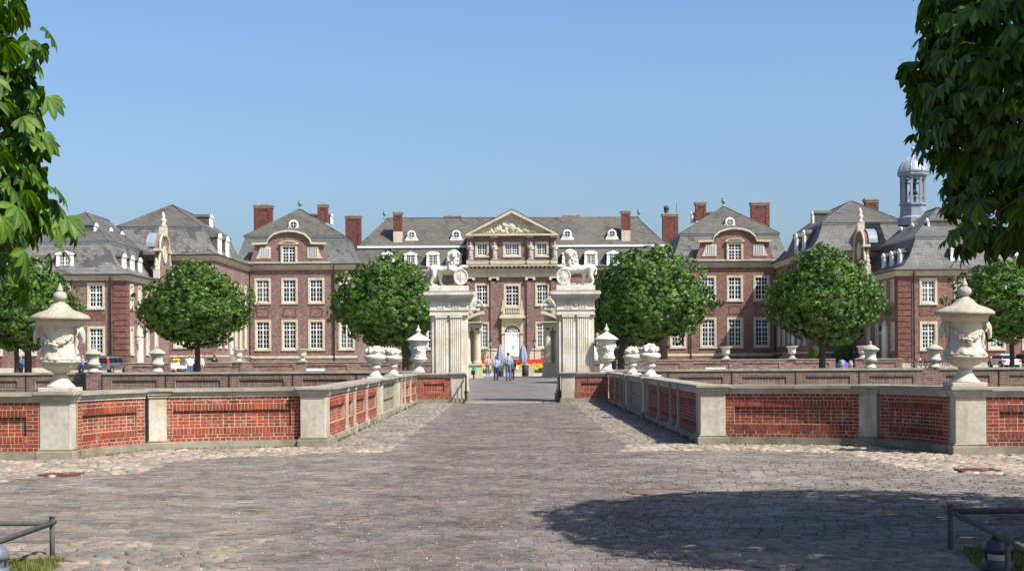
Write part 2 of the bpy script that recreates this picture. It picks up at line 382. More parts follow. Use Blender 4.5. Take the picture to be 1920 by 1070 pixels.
def ribbed(me):
    at = me.attributes.new('rib', 'FLOAT', 'POINT'); n = len(me.vertices)
    at.data.foreach_set('value', [1.0 if i % 3 == 1 else 0.0 for i in range(n)]); return me
class Pieces:
    """countable pieces of one thing: the largest-looking ones become parts, the rest one 'stuff' part"""
    def __init__(s, name, parent, m, variants, limit=300, stuffname=None):
        s.name, s.parent, s.m, s.var, s.limit, s.items = name, parent, m, variants, limit, []
        s.stuffname = stuffname or name + 's_beyond'
        s.meshes = [ribbed(v.mesh(name)) if name == 'leaf' else v.mesh(name) for v in variants]
        for q in s.meshes: q.materials.append(m)
    def add(s, M4, k=0): s.items.append((M4, k))
    def done(s):
        def key(it):
            p = it[0].translation
            size = max(abs(it[0].col[0].xyz.length), .01)
            vis = abs(p.x) < .335 * p.y + .1
            return -(size / max(p.y, 1)) if vis else 1
        s.items.sort(key=key)
        for M4, k in s.items[:s.limit]:
            link(s.name, s.meshes[k], s.parent, None, M4)
        if len(s.items) > s.limit:
            mb = MB()
            for M4, k in s.items[s.limit:]:
                v = s.var[k]; b = len(mb.v)
                mb.v += [tuple(M4 @ Vector(q)) for q in v.v]
                mb.f += [tuple(b + i for i in q) for q in v.f]; mb.sm += v.sm
            part(s.stuffname, ribbed(mb.mesh(s.stuffname)) if s.name == 'leaf' else mb, s.m, s.parent, kind='stuff')

# ================================================================ GROUND
def inpoly(x, y, poly):
    c = False; n = len(poly)
    for i in range(n):
        (x1, y1), (x2, y2) = poly[i], poly[i - 1]
        if (y1 > y) != (y2 > y) and x < (x2 - x1) * (y - y1) / (y2 - y1) + x1: c = not c
    return c
def gp(x, y):                                # photo pixel on the flat ground -> (X, Y)
    u, v = uv(x, y); d = CAMH * F / -v; return (u * d / F, d)
cob = {
 'left_wing': [gp(-60, 912), gp(0, 905), gp(33, 897), gp(147, 891), gp(253, 888), gp(320, 866), gp(440, 856), gp(560, 851), gp(640, 846), gp(716, 848), (-2.18, 28.3), (-3.6, 28.6), (-6.6, 27.7), (-7.4, 25.2), (-9.5, 25)],
 'left_bridge': [(-2.18, 28.3), (-2.18, 56), (-3.5, 56), (-3.5, 28.3)],
 'right_wing': [gp(1168, 846), gp(1330, 843), gp(1480, 846), gp(1580, 849), gp(1617, 856), gp(1690, 877), gp(1793, 885), gp(1880, 889), gp(1990, 893), (9.5, 25), (7.4, 25.2), (6.6, 27.7), (3.6, 28.6), (2.05, 28.3)],
 'right_bridge': [(2.05, 28.3), (3.5, 28.3), (3.5, 56), (2.05, 56)],
 'left_corner': [gp(-80, 1016), gp(60, 1016), gp(250, 1019), gp(468, 1020), gp(410, 1110), gp(-80, 1110)],
 'right_corner': [gp(1358, 1011), gp(1560, 1008), gp(1990, 1006), gp(1990, 1110), gp(1420, 1110)],
}
grassp = {'l': [(-3.62, 12.55), (-9, 12.6), (-9, 7), (-3.4, 7), (-3.42, 11.2)], 'r': [(3.72, 12.9), (9, 12.9), (9, 7), (3.30, 7), (3.42, 11.2)]}
def flat(poly, z, name, m, label=None):
    mb = MB(); mb.add([(x, y, z) for x, y in poly], [tuple(range(len(poly)))])
    me = mb.mesh(name)
    if me.polygons[0].normal.z < 0: me.flip_normals()
    me.materials.append(m); o = link(name, me); o['kind'] = 'structure'
    if label: o['label'] = label
    return o
front = [(-900, -600), (900, -600), (900, 25.2), (7.7, 25.2), (7.35, 25.6), (6.7, 27.4), (3.7, 28.6), (3.7, 66), (-3.7, 66), (-3.7, 28.6), (-6.7, 27.4), (-7.35, 25.6), (-7.7, 25.2), (-900, 25.2)]
flat(front, -.013, 'ground', M['bed'])
mb = MB(); mb.add([(-900, 20, -2.4), (900, 20, -2.4), (900, 70, -2.4), (-900, 70, -2.4)], [(0, 1, 2, 3)]); structure('moat_water', mb, M['water'])
# far carriageway: bridge and forecourt road, paver pattern left to the material
mb = MB()
ys = [56.12, 57.2, 62, 70, 85, 97, 116]
for i, y in enumerate(ys):
    hw = 2.05 if y >= 28.3 else 2.2
    if y > 58: hw = 3.0
    zz = gz(y) - .012 if y < 57 else gz(y) + .012
    mb.v += [(-hw, y, zz), (hw, y, zz)]
mb.f = [(2 * i, 2 * i + 1, 2 * i + 3, 2 * i + 2) for i in range(len(ys) - 1)]; mb.sm = [False] * len(mb.f)
structure('road', mb, M['road'])
# island ground beyond the moat
mb = MB(); ys = [62.4, 97, 150, 900, 2500]
for y in ys:
    mb.v += [(-2000, y, gz(y) - .004), (-3.4, y, gz(y) - .004), (3.4, y, gz(y) - .004), (2000, y, gz(y) - .004)]
mb.f = [(4 * i + k, 4 * i + k + 1, 4 * i + 5 + k, 4 * i + 4 + k) for i in range(len(ys) - 1) for k in range(3)]; mb.sm = [False] * len(mb.f)
structure('court_ground', mb, M['gravel'])
# threshold of pale stone across the gate
mb = MB(); mb.box(-1.75, 1.75, 56.2, 56.5, -.02, .012); structure('threshold_kerb', mb, M['pierstone'])

# pavers
pv = []
for k in range(3):
    q = MB(); a = .5; 
    tilt = [(-.003, .002, .003, -.002), (.002, .003, -.002, -.003), (.0, -.002, .002, .003)][k]
    c = .47
    q.add([(-a, -a, -.03), (a, -a, -.03), (a, a, -.03), (-a, a, -.03), (-c, -c * .9, tilt[0]), (c, -c * .9, tilt[1]), (c, c * .9, tilt[2]), (-c, c * .9, tilt[3])],
          [(4, 5, 6, 7), (0, 1, 5, 4), (1, 2, 6, 5), (2, 3, 7, 6), (3, 0, 4, 7)]); pv.append(q)
paving = structure('paved_road', MB().add([(-.01, 20, -.03), (.01, 20, -.03), (.01, 20.02, -.03)], [(0, 1, 2)]), M['bed'], 'grey and pinkish clinker paving laid in rows across the forecourt')
P = Pieces('paver', paving, M['paver'], pv, 300, 'pavers_beyond')
MANH = (WX(1240, 18.45), 18.45); 
cobl = list(cob.values()) + list(grassp.values())
y = 11.2; row = 0
while y < 56.1:
    hw = min(.335 * y + .5, 9.2)
    x = -hw - rnd.random() * .2
    while x < hw:
        L = .20 + rnd.uniform(-.012, .012)
        if abs(x) < 1.95 + .2 * math.sin(y * .9): L *= .60
        cx = x + L / 2; yy = y
        if not any(inpoly(cx, yy, p) for p in cobl) and (cx - MANH[0]) ** 2 + (yy - MANH[1]) ** 2 > .43 ** 2 and inpoly(cx, yy + .1, front) :
            zz = noise.noise((cx * .5, yy * .5, 0)) * .008 + noise.noise((cx * 3, yy * 3, 5)) * .005 + rnd.uniform(-.003, .003)
            m4 = Matrix.Translation((cx, yy + rnd.uniform(-.004, .004), zz)) @ Matrix.Rotation(rnd.uniform(-.03, .03), 4, 'Z') @ Matrix.Rotation(rnd.uniform(-.012, .012), 4, 'Y') @ Matrix.Rotation(rnd.uniform(-.02, .02), 4, 'X') @ Matrix.Diagonal((L - .010, .098, 1, 1))
            P.add(m4, rnd.randrange(3))
        x += L
    y += .108; row += 1
P.done()
# cobbles
def cobv(n, seed):
    r = random.Random(seed); q = MB(); vs = [(0, 0, .5)]
    rad = [r.uniform(.85, 1.1) for _ in range(n)]
    for rr, z in ((.55, .42), (.88, .18), (1.0, -.5)):
        for k in range(n):
            a = 2 * math.pi * k / n; vs.append((rad[k] * rr * .5 * math.cos(a), rad[k] * rr * .5 * math.sin(a), z + (r.uniform(-.06, .06) if z > .1 else 0)))
    fs = [(0, 1 + k, 1 + (k + 1) % n) for k in range(n)]
    for i in range(2): fs += [(1 + i * n + k, 1 + (i + 1) * n + k, 1 + (i + 1) * n + (k + 1) % n, 1 + i * n + (k + 1) % n) for k in range(n)]
    return q.add(vs, fs, True)
cv = [cobv(7, i) for i in range(5)]
lab = {'left_wing': 'pale rounded fieldstones along the foot of the left curved wall', 'left_bridge': 'cobbled strip beside the left bridge parapet',
       'right_wing': 'pale rounded fieldstones along the foot of the right curved wall', 'right_bridge': 'cobbled strip in the shade of the right bridge parapet',
       'left_corner': 'worn cobbles at the bottom left corner by the grass', 'right_corner': 'worn cobbles in tree shade at the bottom right'}
for key, poly in cob.items():
    cx0, cy0 = sum(p[0] for p in poly) / len(poly), sum(p[1] for p in poly) / len(poly)
    base = flat(poly, -.007, 'cobble_pavement', M['bed'], lab[key])
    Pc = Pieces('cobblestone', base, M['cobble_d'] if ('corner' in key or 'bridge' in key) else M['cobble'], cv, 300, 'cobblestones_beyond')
    xs = [p[0] for p in poly]; ysn = [p[1] for p in poly]
    st = .15 if 'corner' in key else .16 if 'bridge' in key else .172
    y = min(ysn); r = 0
    while y < max(ysn):
        x = min(xs) + (st / 2 if r % 2 else 0)
        while x < max(xs):
            px, py = x + rnd.uniform(-.03, .03), y + rnd.uniform(-.025, .025)
            if inpoly(px + noise.noise((px * 1.5, py * 1.5, 7)) * .45 * ('corner' in key), py + noise.noise((px * 1.5, py * 1.5, 9)) * .5 * ('corner' in key), poly) and not (noise.noise((px * 2.2, py * 2.2, 20)) > .5) and abs(px) < .345 * py + .3 and not any(inpoly(px, py, p) for p in grassp.values()):
                big = rnd.random() < .12
                sx, sy = st * rnd.uniform(.9, 1.28) * (1.25 if big else 1), st * rnd.uniform(.78, 1.02)
                Pc.add(Matrix.Translation((px, py, rnd.uniform(-.008, .012) + noise.noise((px, py, 1)) * .01)) @ Matrix.Rotation(rnd.uniform(0, 6.28) if not big else rnd.uniform(-.4, .4), 4, 'Z') @ Matrix.Diagonal((sx, sy, .026 if 'corner' in key else .036, 1)), rnd.randrange(5))
            x += st * 1.02
        y += st * .86; r += 1
    Pc.done()

# ================================================================ BRICK PARAPETS
def brickmesh():
    q = MB(); a, c = .5, .455
    q.add([(-a, 0, -a), (a, 0, -a), (a, 0, a), (-a, 0, a), (-a, -.7, -a), (a, -.7, -a), (a, -.7, a), (-a, -.7, a), (-c, -1, -c), (c, -1, -c), (c, -1, c), (-c, -1, c)],
          [(8, 9, 10, 11), (4, 5, 9, 8), (5, 6, 10, 9), (6, 7, 11, 10), (7, 4, 8, 11), (0, 1, 5, 4), (1, 2, 6, 5), (2, 3, 7, 6), (3, 0, 4, 7)])
    return q
BR = brickmesh()
class Path:
    def __init__(s, pts):
        s.p = [Vector(q) for q in pts]; s.c = [0]
        for a, b in zip(s.p, s.p[1:]): s.c.append(s.c[-1] + (b - a).length)
        s.L = s.c[-1]
    def at(s, t):
        t = max(0, min(s.L, t)); i = 0
        while i < len(s.p) - 2 and t > s.c[i + 1]: i += 1
        a, b = s.p[i], s.p[i + 1]; f = (t - s.c[i]) / max(s.c[i + 1] - s.c[i], 1e-9)
        tg = (b - a).normalized(); return a + (b - a) * f, tg
    def off(s, t, o):
        p, tg = s.at(t)
        if len(s.p) > 2:
            tg = ((s.at(t + .05)[0] - s.at(t - .05)[0])).normalized()
        return Vector((p.x + tg.y * o, p.y - tg.x * o)), tg
def slab(mb, path, s0, s1, z0, z1, of, ob):
    n = 1 if len(path.p) == 2 else max(2, int((s1 - s0) / .18)); b = len(mb.v)
    for i in range(n + 1):
        t = s0 + (s1 - s0) * i / n
        f, _ = path.off(t, of); k, _ = path.off(t, ob)
        mb.v += [(f.x, f.y, z0), (f.x, f.y, z1), (k.x, k.y, z1), (k.x, k.y, z0)]
    for i in range(n):
        for k in range(4):
            mb.f.append((b + 4 * i + k, b + 4 * i + 4 + k, b + 4 * i + 4 + (k + 1) % 4, b + 4 * i + (k + 1) % 4)); mb.sm.append(False)
    mb.f += [(b, b + 1, b + 2, b + 3), (b + 4 * n + 3, b + 4 * n + 2, b + 4 * n + 1, b + 4 * n)]; mb.sm += [False] * 2
def curve(a, c, b, n=14):
    return [tuple((1 - t) ** 2 * Vector(a) + 2 * t * (1 - t) * Vector(c) + t * t * Vector(b)) for t in [i / n for i in range(n + 1)]]
def brick_panel(P, core, path, s0, s1, z0, rows, pitch, frame=.2, recess=True, rec=.045, proud=.010, L0=.205):
    """bricks over [s0,s1]: two courses, soldier band, recessed field, soldier band, two courses"""
    H = rows * pitch; W = s1 - s0
    r0, r1 = s0 + frame, s1 - frame
    if W < 1.0: r0, r1 = s0 + W * .18, s1 - W * .18
    if not recess: r0 = r1 = s0
    fz0, fz1 = 4, rows - 4
    # mortar bodies
    slab(core, path, s0, s1, z0, z0 + 4 * pitch, -.0, -.36)
    slab(core, path, s0, s1, z0 + (rows - 4) * pitch, z0 + H, -.0, -.362)
    slab(core, path, s0, s1, z0 + 4 * pitch, z0 + (rows - 4) * pitch, -rec, -.364)
    if recess:
        slab(core, path, s0, r0, z0 + 4 * pitch, z0 + (rows - 4) * pitch, -.0, -rec - .01)
        slab(core, path, r1, s1, z0 + 4 * pitch, z0 + (rows - 4) * pitch, -.0, -rec - .01)
    def put(sa, sb, za, zb, off):
        if sb - sa < .03: return
        p, tg = path.off((sa + sb) / 2, off - .006)
        ang = math.atan2(tg.y, tg.x)
        P.add(Matrix.Translation((p.x, p.y, (za + zb) / 2)) @ Matrix.Rotation(ang + rnd.uniform(-.01, .01), 4, 'Z') @ Matrix.Rotation(rnd.uniform(-.008, .008), 4, 'Y') @
              Matrix.Diagonal((sb - sa, .006 + proud * .35 + rnd.uniform(-.0015, .002), zb - za, 1)))
    g_ = .0135
    def courseline(a, b, r, off, ph):
        s = a; k = ph
        first = True
        while s < b - .01:
            L = L0 if ph else L0 * .5
            if first and ph: L = L0 * (.75 if off == 0 else .5)
            first = False
            e = min(s + L, b)
            if b - e < .05: e = b
            put(s + g_ / 2, e - g_ / 2, z0 + r * pitch + g_ / 2, z0 + (r + 1) * pitch - g_ / 2, off)
            s = e; k += 1
    for r in range(rows):
        ph = r % 2
        if r in (0, 1, rows - 1, rows - 2) or not recess: courseline(s0, s1, r, 0, ph)
        elif r in (2, 3, rows - 3, rows - 4):
            courseline(s0, r0, r, 0, ph); courseline(r1, s1, r, 0, ph)
            if r in (2, rows - 4):
                n = max(2, int((r1 - r0) / .0635)); w_ = (r1 - r0) / n
                for i in range(n): put(r0 + i * w_ + g_ / 2, r0 + (i + 1) * w_ - g_ / 2, z0 + r * pitch + g_ / 2, z0 + (r + 2) * pitch - g_ / 2, .004)
        else:
            courseline(s0, r0, r, 0, ph); courseline(r1, s1, r, 0, ph)
            courseline(r0, r1, r, -rec, ph)
def coping(parent, path, s0, s1, top=1.10, back=-.42, m=None):
    n = max(1, round((s1 - s0) / 1.25)); 
    for i in range(n):
        a, b = s0 + (s1 - s0) * i / n, s0 + (s1 - s0) * (i + 1) / n
        if i: a += .003
        if i < n - 1: b -= .003
        q = MB()
        slab(q, path, a, b, top - .165, top - .115, .022, back + .05)
        slab(q, path, a, b, top - .115, top - .065, .045, back + .03)
        part('coping_band', q, M['pierstone'], parent)
        q = MB(); slab(q, path, a, b, top - .064, top - .006 + rnd.uniform(-.003, .003), .085, back); part('coping_stone', q, m or M['capstone'], parent)
def plinth(parent, path, s0, s1, h=.145):
    n = max(1, round((s1 - s0) / 1.2))
    for i in range(n):
        q = MB(); slab(q, path, s0 + (s1 - s0) * i / n + (.004 if i else 0), s0 + (s1 - s0) * (i + 1) / n, -.05, h - rnd.uniform(0, .008), .06, -.3)
        part('plinth_stone', q, M['plinthstone'], parent)
def pier(parent, cx, cy, w, dep, rz=0, top=1.103, name='pier'):
    W4 = Matrix.Translation((cx, cy, 0)) @ Matrix.Rotation(rz, 4, 'Z')
    def bx(q, e, z0, z1, f=0): q.box(-w / 2 - e, w / 2 + e, -dep / 2 - e - f, dep / 2 + e, z0, z1)
    q = MB(); bx(q, 0, .16, top - .15); o = part(name, bevel(q, .012, 2), M['pierstone'], parent, W4)
    q = MB(); bx(q, .06, -.08, .150); bx(q, .03, .151, .185); part('pier_base', bevel(q, .018, 2), M['plinthstone'], parent, W4)
    q = MB(); bx(q, .025, top - .16, top - .115); bx(q, .05, top - .114, top - .062); part('pier_moulding', q, M['pierstone'], parent, W4)
    q = MB(); bx(q, .09, top - .061, top); part('pier_cap', bevel(q, .015, 2), M['capstone'], parent, W4)
for s in (-1, 1):
    side = 'left' if s < 0 else 'right'
    def pt(a, b): return (s * a, b)
    def mk(pts): return Path(pts if s < 0 else pts[::-1])
    wb = M['wbrick'] if s < 0 else M['wbrick_r']
    # --- wing wall with urn pier
    T = thing('parapet_wall', f'curved red brick parapet with stone piers under the big {side} urn', 'wall', (s * 6, 26, 0))
    Pb = Pieces('brick', T, wb, [BR], 300, 'bricks_beyond')
    core = MB(); Hc = MB()
    pA = mk([pt(14, 24.85), pt(7.66, 25.0)]); pB = mk(curve(pt(7.12, 25.3), pt(7.0, 26.6), pt(6.50, 27.33))); pC = mk(curve(pt(6.22, 27.55), pt(5.2, 28.15), pt(3.9, 28.42)))
    for p in (pA, pB, pC):
        brick_panel(Pb, core, p, 0, p.L, .145, 13, .0613, frame=.2 if p is not pC else .17)
        coping(T, p, 0, p.L); plinth(T, p, 0, p.L)
        slab(core, p, 0, p.L, -2.6, .145, -.01, -.36)
    part('mortar', core, M['mortar'], T); Pb.done()
    ang = {-1: R(58), 1: R(-58)}[s]
    pier(T, s * 7.40, 25.24, .50, .50); pier(T, s * 6.40, 27.60, .34, .34, R(35) * -s); pier(T, s * 3.66, 28.52, .46, .46)
    # --- bridge side
    T = thing('parapet_wall', f'{"sunlit left" if s < 0 else "shaded right"} brick parapet running back along the bridge to the gate', 'wall', (s * 3.6, 42, 0))
    Pb = Pieces('brick', T, wb, [BR], 300, 'bricks_beyond'); core = MB()
    pth = Path([pt(3.49, 28.7), pt(3.49, 56.0)]) if s < 0 else Path([pt(3.49, 56.0), pt(3.49, 28.7)])
    S = lambda d: (d - 28.7) if s < 0 else (56.0 - d)
    edges = [28.72, 28.98, 32.36, 33.92, 36.70, 39.75, 41.0, 46.1, 48.2, 49.7, 52.5, 55.9]
    for i, (a, b) in enumerate(zip(edges, edges[1:])):
        s0, s1 = sorted((S(a), S(b)))
        if i == 6:
            q = MB(); slab(q, pth, s0, s1, .145, .935, -.06, -.36); part('niche_stone', q, M['plinthstone'], T)
            for zz in (.5,):
                q = MB(); slab(q, pth, s0 + .3, s1 - .3, zz, zz + .06, -.02, -.1); part('niche_band', q, M['plinthstone'], T)
        else: brick_panel(Pb, core, pth, s0, s1, .145, 13, .0613, frame=.25, recess=(b - a) > 1.2)
        if i not in (0,):
            t0 = S(a); q = MB(); slab(q, pth, t0 - .06, t0 + .06, .20, .935, .05, -.1); slab(q, pth, t0 - .10, t0 + .10, -.02, .20, .085, -.1); slab(q, pth, t0 - .08, t0 + .08, .936, 1.034, .068, -.1)
            part('pilaster', q, M['pierstone'], T)
    slab(core, pth, 0, pth.L, -2.6, .145, -.01, -.36)
    part('mortar', core, M['mortar'], T); Pb.done(); coping(T, pth, 0, pth.L, 1.097, -.40); plinth(T, pth, 0, pth.L)
    pier(T, s * 3.62, 40.5, .42, .62, 0, 1.112); pier(T, s * 3.62, 46.6, .42, .62, 0, 1.112)
    # --- short wall across to the gate opening
    T = thing('parapet_wall', f'short brick wall joining the {side} gate pillar to the bridge parapet', 'wall', (s * 2.8, 56.2, 0))
    Pb = Pieces('brick', T, wb, [BR], 300, 'bricks_beyond'); core = MB()
    pth = mk([pt(3.46, 56.1), pt(2.26, 56.1)])
    brick_panel(Pb, core, pth, 0, pth.L, .145, 13, .0613, frame=.22); part('mortar', core, M['mortar'], T); Pb.done()
    coping(T, pth, 0, pth.L, 1.094); plinth(T, pth, 0, pth.L)
    pier(T, s * 2.0, 56.3, .46, .46)
    # --- moat wall on the far bank, darker brick
    T = thing('moat_wall', f'long dark weathered brick moat wall on the far bank, {side} of the gate', 'wall', (s * 17, 62, 0))
    Pb = Pieces('brick', T, M['fbrick'], [BR], 0, 'brickwork'); core = MB(); cps = MB()
    for a, b, yy in ((3.7, 16.45, 62.0), (17.1, 40, 62.45)):
        pth = mk([pt(b, yy), pt(a, yy)]); n = round((b - a) / 2.65); 
        for i in range(n):
            s0, s1 = pth.L * i / n, pth.L * (i + 1) / n
            mid = pth.at((s0 + s1) / 2)[0].x
            if abs(mid) > 23:
                slab(core, pth, s0, s1, .1, 1.06, 0, -.36); continue
            brick_panel(Pb, core, pth, s0 + .0, s1 - .0, .24, 13, .0625, frame=.38, rec=.05, L0=.24)
            pp = pth.at(s0)[0]
            q = MB(); q.box(pp.x - .012, pp.x + .012, pp.y - .035, pp.y - .01, .2, 1.1); part('drain_slot', q, M['gutter'], T)
        slab(core, pth, 0, pth.L, -2.6, .24, 0, -.37); slab(cps, pth, 0, pth.L, 1.053, 1.14, .05, -.45)
    part('mortar', core, M['mortard'], T); Pb.done(); part('coping', cps, M['capstone'], T)
    q = MB(); q.box(min(s * 16.45, s * 17.1), max(s * 16.45, s * 17.1), 61.99, 62.5, -2.6, 1.137); part('corner_block', q, M['brick_l'], T)
    # --- court wall further back
    T = thing('court_wall', f'low brick court wall with recessed panels behind the {side} trees', 'wall', (s * 22, 125, 0))
    core = MB(); cps = MB(); yy = 125
    for a, b in (((2.6 + 1.6, 25.8), (27.6, 31.3)) if s < 0 else ((6.0, 26.1), (27.7, 31.5))):
        n = max(1, round((b - a) / 4.4))
        for i in range(n):
            x0, x1 = a + (b - a) * i / n, a + (b - a) * (i + 1) / n
            xs0, xs1 = sorted((s * x0, s * x1))
            core.box(xs0, xs1, yy + .06, yy + .4, .1, 1.38)
            for (c0, c1, z0, z1) in ((xs0, xs0 + .55, .1, 1.38), (xs1 - .55, xs1, .1, 1.38), (xs0 + .55, xs1 - .55, 1.12, 1.38), (xs0 + .55, xs1 - .55, .1, .55)):
                core.box(c0, c1, yy, yy + .055, z0, z1)
        xs0, xs1 = sorted((s * a, s * b)); cps.box(xs0, xs1, yy - .05, yy + .48, 1.381, 1.45)
    part('brickwork', core, M['brick_l'], T); part('coping', cps, M['capstone'], T)

# ================================================================ BUILDINGS
WC = {}
def win_meshes(w, h, sw, nx, split, tall, arch=False):
    """sash with glazing bars, stone surround, glass; local x right, z up, y into the wall, origin at the middle of the outer sill"""
    k = (round(w, 2), round(h, 2), sw, nx, split, tall, arch)
    if k in WC: return WC[k]
    a, z0, z1 = w / 2 - sw, sw, h - sw
    s = MB(); y0, y1 = .10, .16; fr = .085
    s.box(-a, a, y0, y1, z0, z0 + fr * 1.3); s.box(-a, a, y0, y1, z1 - fr, z1)
    s.box(-a, -a + fr, y0 + .002, y1, z0, z1); s.box(a - fr, a, y0 + .002, y1, z0, z1)
    s.box(-.065, .065, y0 - .01, y1, z0 + .01, z1 - .01)
    zt = z0 + (z1 - z0) * split if split else z1 - fr
    if split: s.box(-a + .01, a - .01, y0 - .006, y1, zt - .06, zt + .06)
    mb_ = .052
    for sg in (-1, 1):
        xa, xb = sorted((sg * .065, sg * (a - fr)))
        for i in range(1, nx):
            x = xa + (xb - xa) * i / nx; s.box(x - mb_ / 2, x + mb_ / 2, y0 + .015, y1 - .01, z0 + .02, z1 - .02)
    def rows(za, zb, n):
        for i in range(1, n):
            z = za + (zb - za) * i / n; s.box(-a + .02, a - .02, y0 + .02, y1 - .012, z - mb_ / 2, z + mb_ / 2)
    rows(z0 + fr, zt - .05 if split else zt, tall); 
    if split: rows(zt + .05, z1 - fr, 2)
    me = s.mesh('window'); me.materials.append(M['white'])
    q = MB(); e = .07
    q.box(-w / 2, -a, -e, .19, .0, h); q.box(a, w / 2, -e, .19, .0, h); q.box(-a, a, -e, .19, h - sw, h); q.box(-a, a, -e - .03, .19, 0, sw)
    q.box(-w / 2 - .04, w / 2 + .04, -e - .07, -e + .001, -.02, sw * .35)
    sm = q.mesh('surround'); sm.materials.append(M['cream'])
    q = MB(); q.add([(-a, .14, z0), (a, .14, z0), (a, .14, z1), (-a, .14, z1)], [(0, 1, 2, 3)])
    gm = q.mesh('glass'); gm.materials.append(M['glass'])
    WC[k] = (me, sm, gm); return WC[k]
def window(parent, W4, w, h, sw=.23, nx=2, split=.70, tall=4):
    me, sm, gm = win_meshes(w, h, sw, nx, split, tall)
    o = link('window', me, parent, None, W4); link('surround', sm, o, None, W4); link('glass', gm, o, None, W4); return o
def facade(parent, W4, x0, x1, z0, z1, wins, m, name='wall_face', th=.22, poly_top=None):
    """wins: (cx, zbottom, w, h, sw, dict)"""
    ops = [(c - w / 2 + sw * .5, c + w / 2 - sw * .5, zb + sw * .3, zb + h - sw * .5) for c, zb, w, h, sw, k in wins]
    xs = sorted({x0, x1} | {v for o in ops for v in o[:2] if x0 < v < x1}); zs = sorted({z0, z1} | {v for o in ops for v in o[2:] if z0 < v < z1})
    q = MB()
    for a, b in zip(xs, xs[1:]):
        for c, d in zip(zs, zs[1:]):
            mx, mz = (a + b) / 2, (c + d) / 2
            if any(o[0] < mx < o[1] and o[2] < mz < o[3] for o in ops): continue
            q.add([(a, 0, c), (b, 0, c), (b, 0, d), (a, 0, d)], [(0, 1, 2, 3)])
    for o in ops:
        xa, xb, za, zb = o
        q.add([(xa, 0, za), (xa, th, za), (xa, th, zb), (xa, 0, zb)], [(0, 1, 2, 3)]); q.add([(xb, 0, za), (xb, th, za), (xb, th, zb), (xb, 0, zb)], [(3, 2, 1, 0)])
    part(name, q, m, parent, W4)
    for c, zb, w, h, sw, k in wins: window(parent, W4 @ Matrix.Translation((c, 0, zb)), w, h, sw, **k)
def cornice(q, x0, x1, y0, y1, z, h=.5, out=.45, steps=3):
    for i in range(steps):
        e = out * (i + 1) / steps; q.box(x0 - e, x1 + e, y0 - e, y1 + e, z - h + h * i / steps + (.002 if i else 0), z - h + h * (i + 1) / steps)
def mansard(parent, x0, x1, y0, y1, ze, zb, inset, ra, rb, lower='slate', upper='slate2', over=.5, trim=True, flare=.28):
    """lower curved slopes to the break, then hips up to the ridge ra-rb"""
    q = MB(); rings = []
    for f, hfrac in ((0, 0), (.42, .13), (.70, .42), (.88, .75), (1, 1)):
        i_ = -over + (inset + over) * f
        rings.append((x0 + i_, x1 - i_, y0 + i_, y1 - i_, ze + (zb - ze) * hfrac))
    for xa, xb, ya, yb, z in rings: q.v += [(xa, ya, z), (xb, ya, z), (xb, yb, z), (xa, yb, z)]
    for i in range(len(rings) - 1):
        for k in range(4): q.f.append((4 * i + k, 4 * i + (k + 1) % 4, 4 * i + 4 + (k + 1) % 4, 4 * i + 4 + k)); q.sm.append(False)
    part('lower_roof', q, M[lower], parent)
    xa, xb, ya, yb, z = rings[-1]
    if trim:
        q = MB(); q.box(xa - .12, xb + .12, ya - .12, ya + .12, z - .12, z + .10); q.box(xa - .12, xa + .12, ya + .121, yb, z - .12, z + .10); q.box(xb - .12, xb + .12, ya + .121, yb, z - .12, z + .10)
        part('roof_flashing', q, M['lead'], parent)
    e = .18; xa -= e; xb += e; ya -= e; yb += e; z += .07
    q = MB(); q.add([(xa, ya, z), (xb, ya, z), (xb, yb, z), (xa, yb, z), ra, rb],
        [(0, 1, 5, 4), (1, 2, 5), (2, 3, 4, 5), (3, 0, 4)] if abs(ra[0] - rb[0]) > .01 else [(0, 1, 4), (1, 2, 5, 4), (2, 3, 5), (3, 0, 4, 5)])
    part('upper_roof', q, M[upper], parent)
    q = MB()
    for p in ((xa, ya, z), (xb, ya, z)):
        r = ra if (abs(p[0] - ra[0]) <= abs(p[0] - rb[0]) + .01) else rb
        q.tube([p, r], .09, 5)
    q.tube([ra, (rb[0], rb[1] + .02, rb[2])], .1, 5)
    part('ridge_capping', q, M['slate'], parent)
def chimney(parent, x, y, w, d, z0, z1, base=None):
    q = MB(); q.box(x - w / 2, x + w / 2, y - d / 2, y + d / 2, (base or z0), z1 - .25)
    f = .22 * w; q.box(x - w / 2 - .05, x - w / 2 + f, y - d / 2 - .05, y - d / 2, (base or z0), z1 - .5); q.box(x + w / 2 - f, x + w / 2 + .05, y - d / 2 - .05, y - d / 2, (base or z0), z1 - .5)
    q.box(x - w / 2 + f, x + w / 2 - f, y - d / 2 - .05, y - d / 2, z1 - .8, z1 - .5)
    o = part('chimney', q, M['chim'], parent)
    c = MB(); c.box(x - w / 2 - .1, x + w / 2 + .1, y - d / 2 - .1, y + d / 2 + .1, z1 - .5, z1 - .25); c.box(x - w / 2 - .18, x + w / 2 + .18, y - d / 2 - .18, y + d / 2 + .18, z1 - .248, z1 - .1); c.box(x - w / 2 - .05, x + w / 2 + .05, y - d / 2 - .05, y + d / 2 + .05, z1 - .098, z1)
    part('chimney_cap', c, M['capstone'], o)
    if base:
        c = MB(); c.box(x - w / 2 - .04, x + w / 2 + .04, y - d / 2 - .1, y + d / 2 + .04, z0, base); part('chimney_base', c, M['cream'], o)
    return o
def finial(parent, x, y, z, h, m='copper', name='roof_finial'):
    s = h / 1.6; p = [(.30, 0), (.30, .12), (.10, .22), (.09, .45), (.22, .55), (.30, .8), (.33, 1.0), (.16, 1.12), (.24, 1.2), (.16, 1.34), (.05, 1.42), (.07, 1.5), (.01, 1.6)]
    q = MB(); q.lathe([(r * s, zz * s) for r, zz in p], 12, (x, y, z)); return part(name, q, M[m], parent)
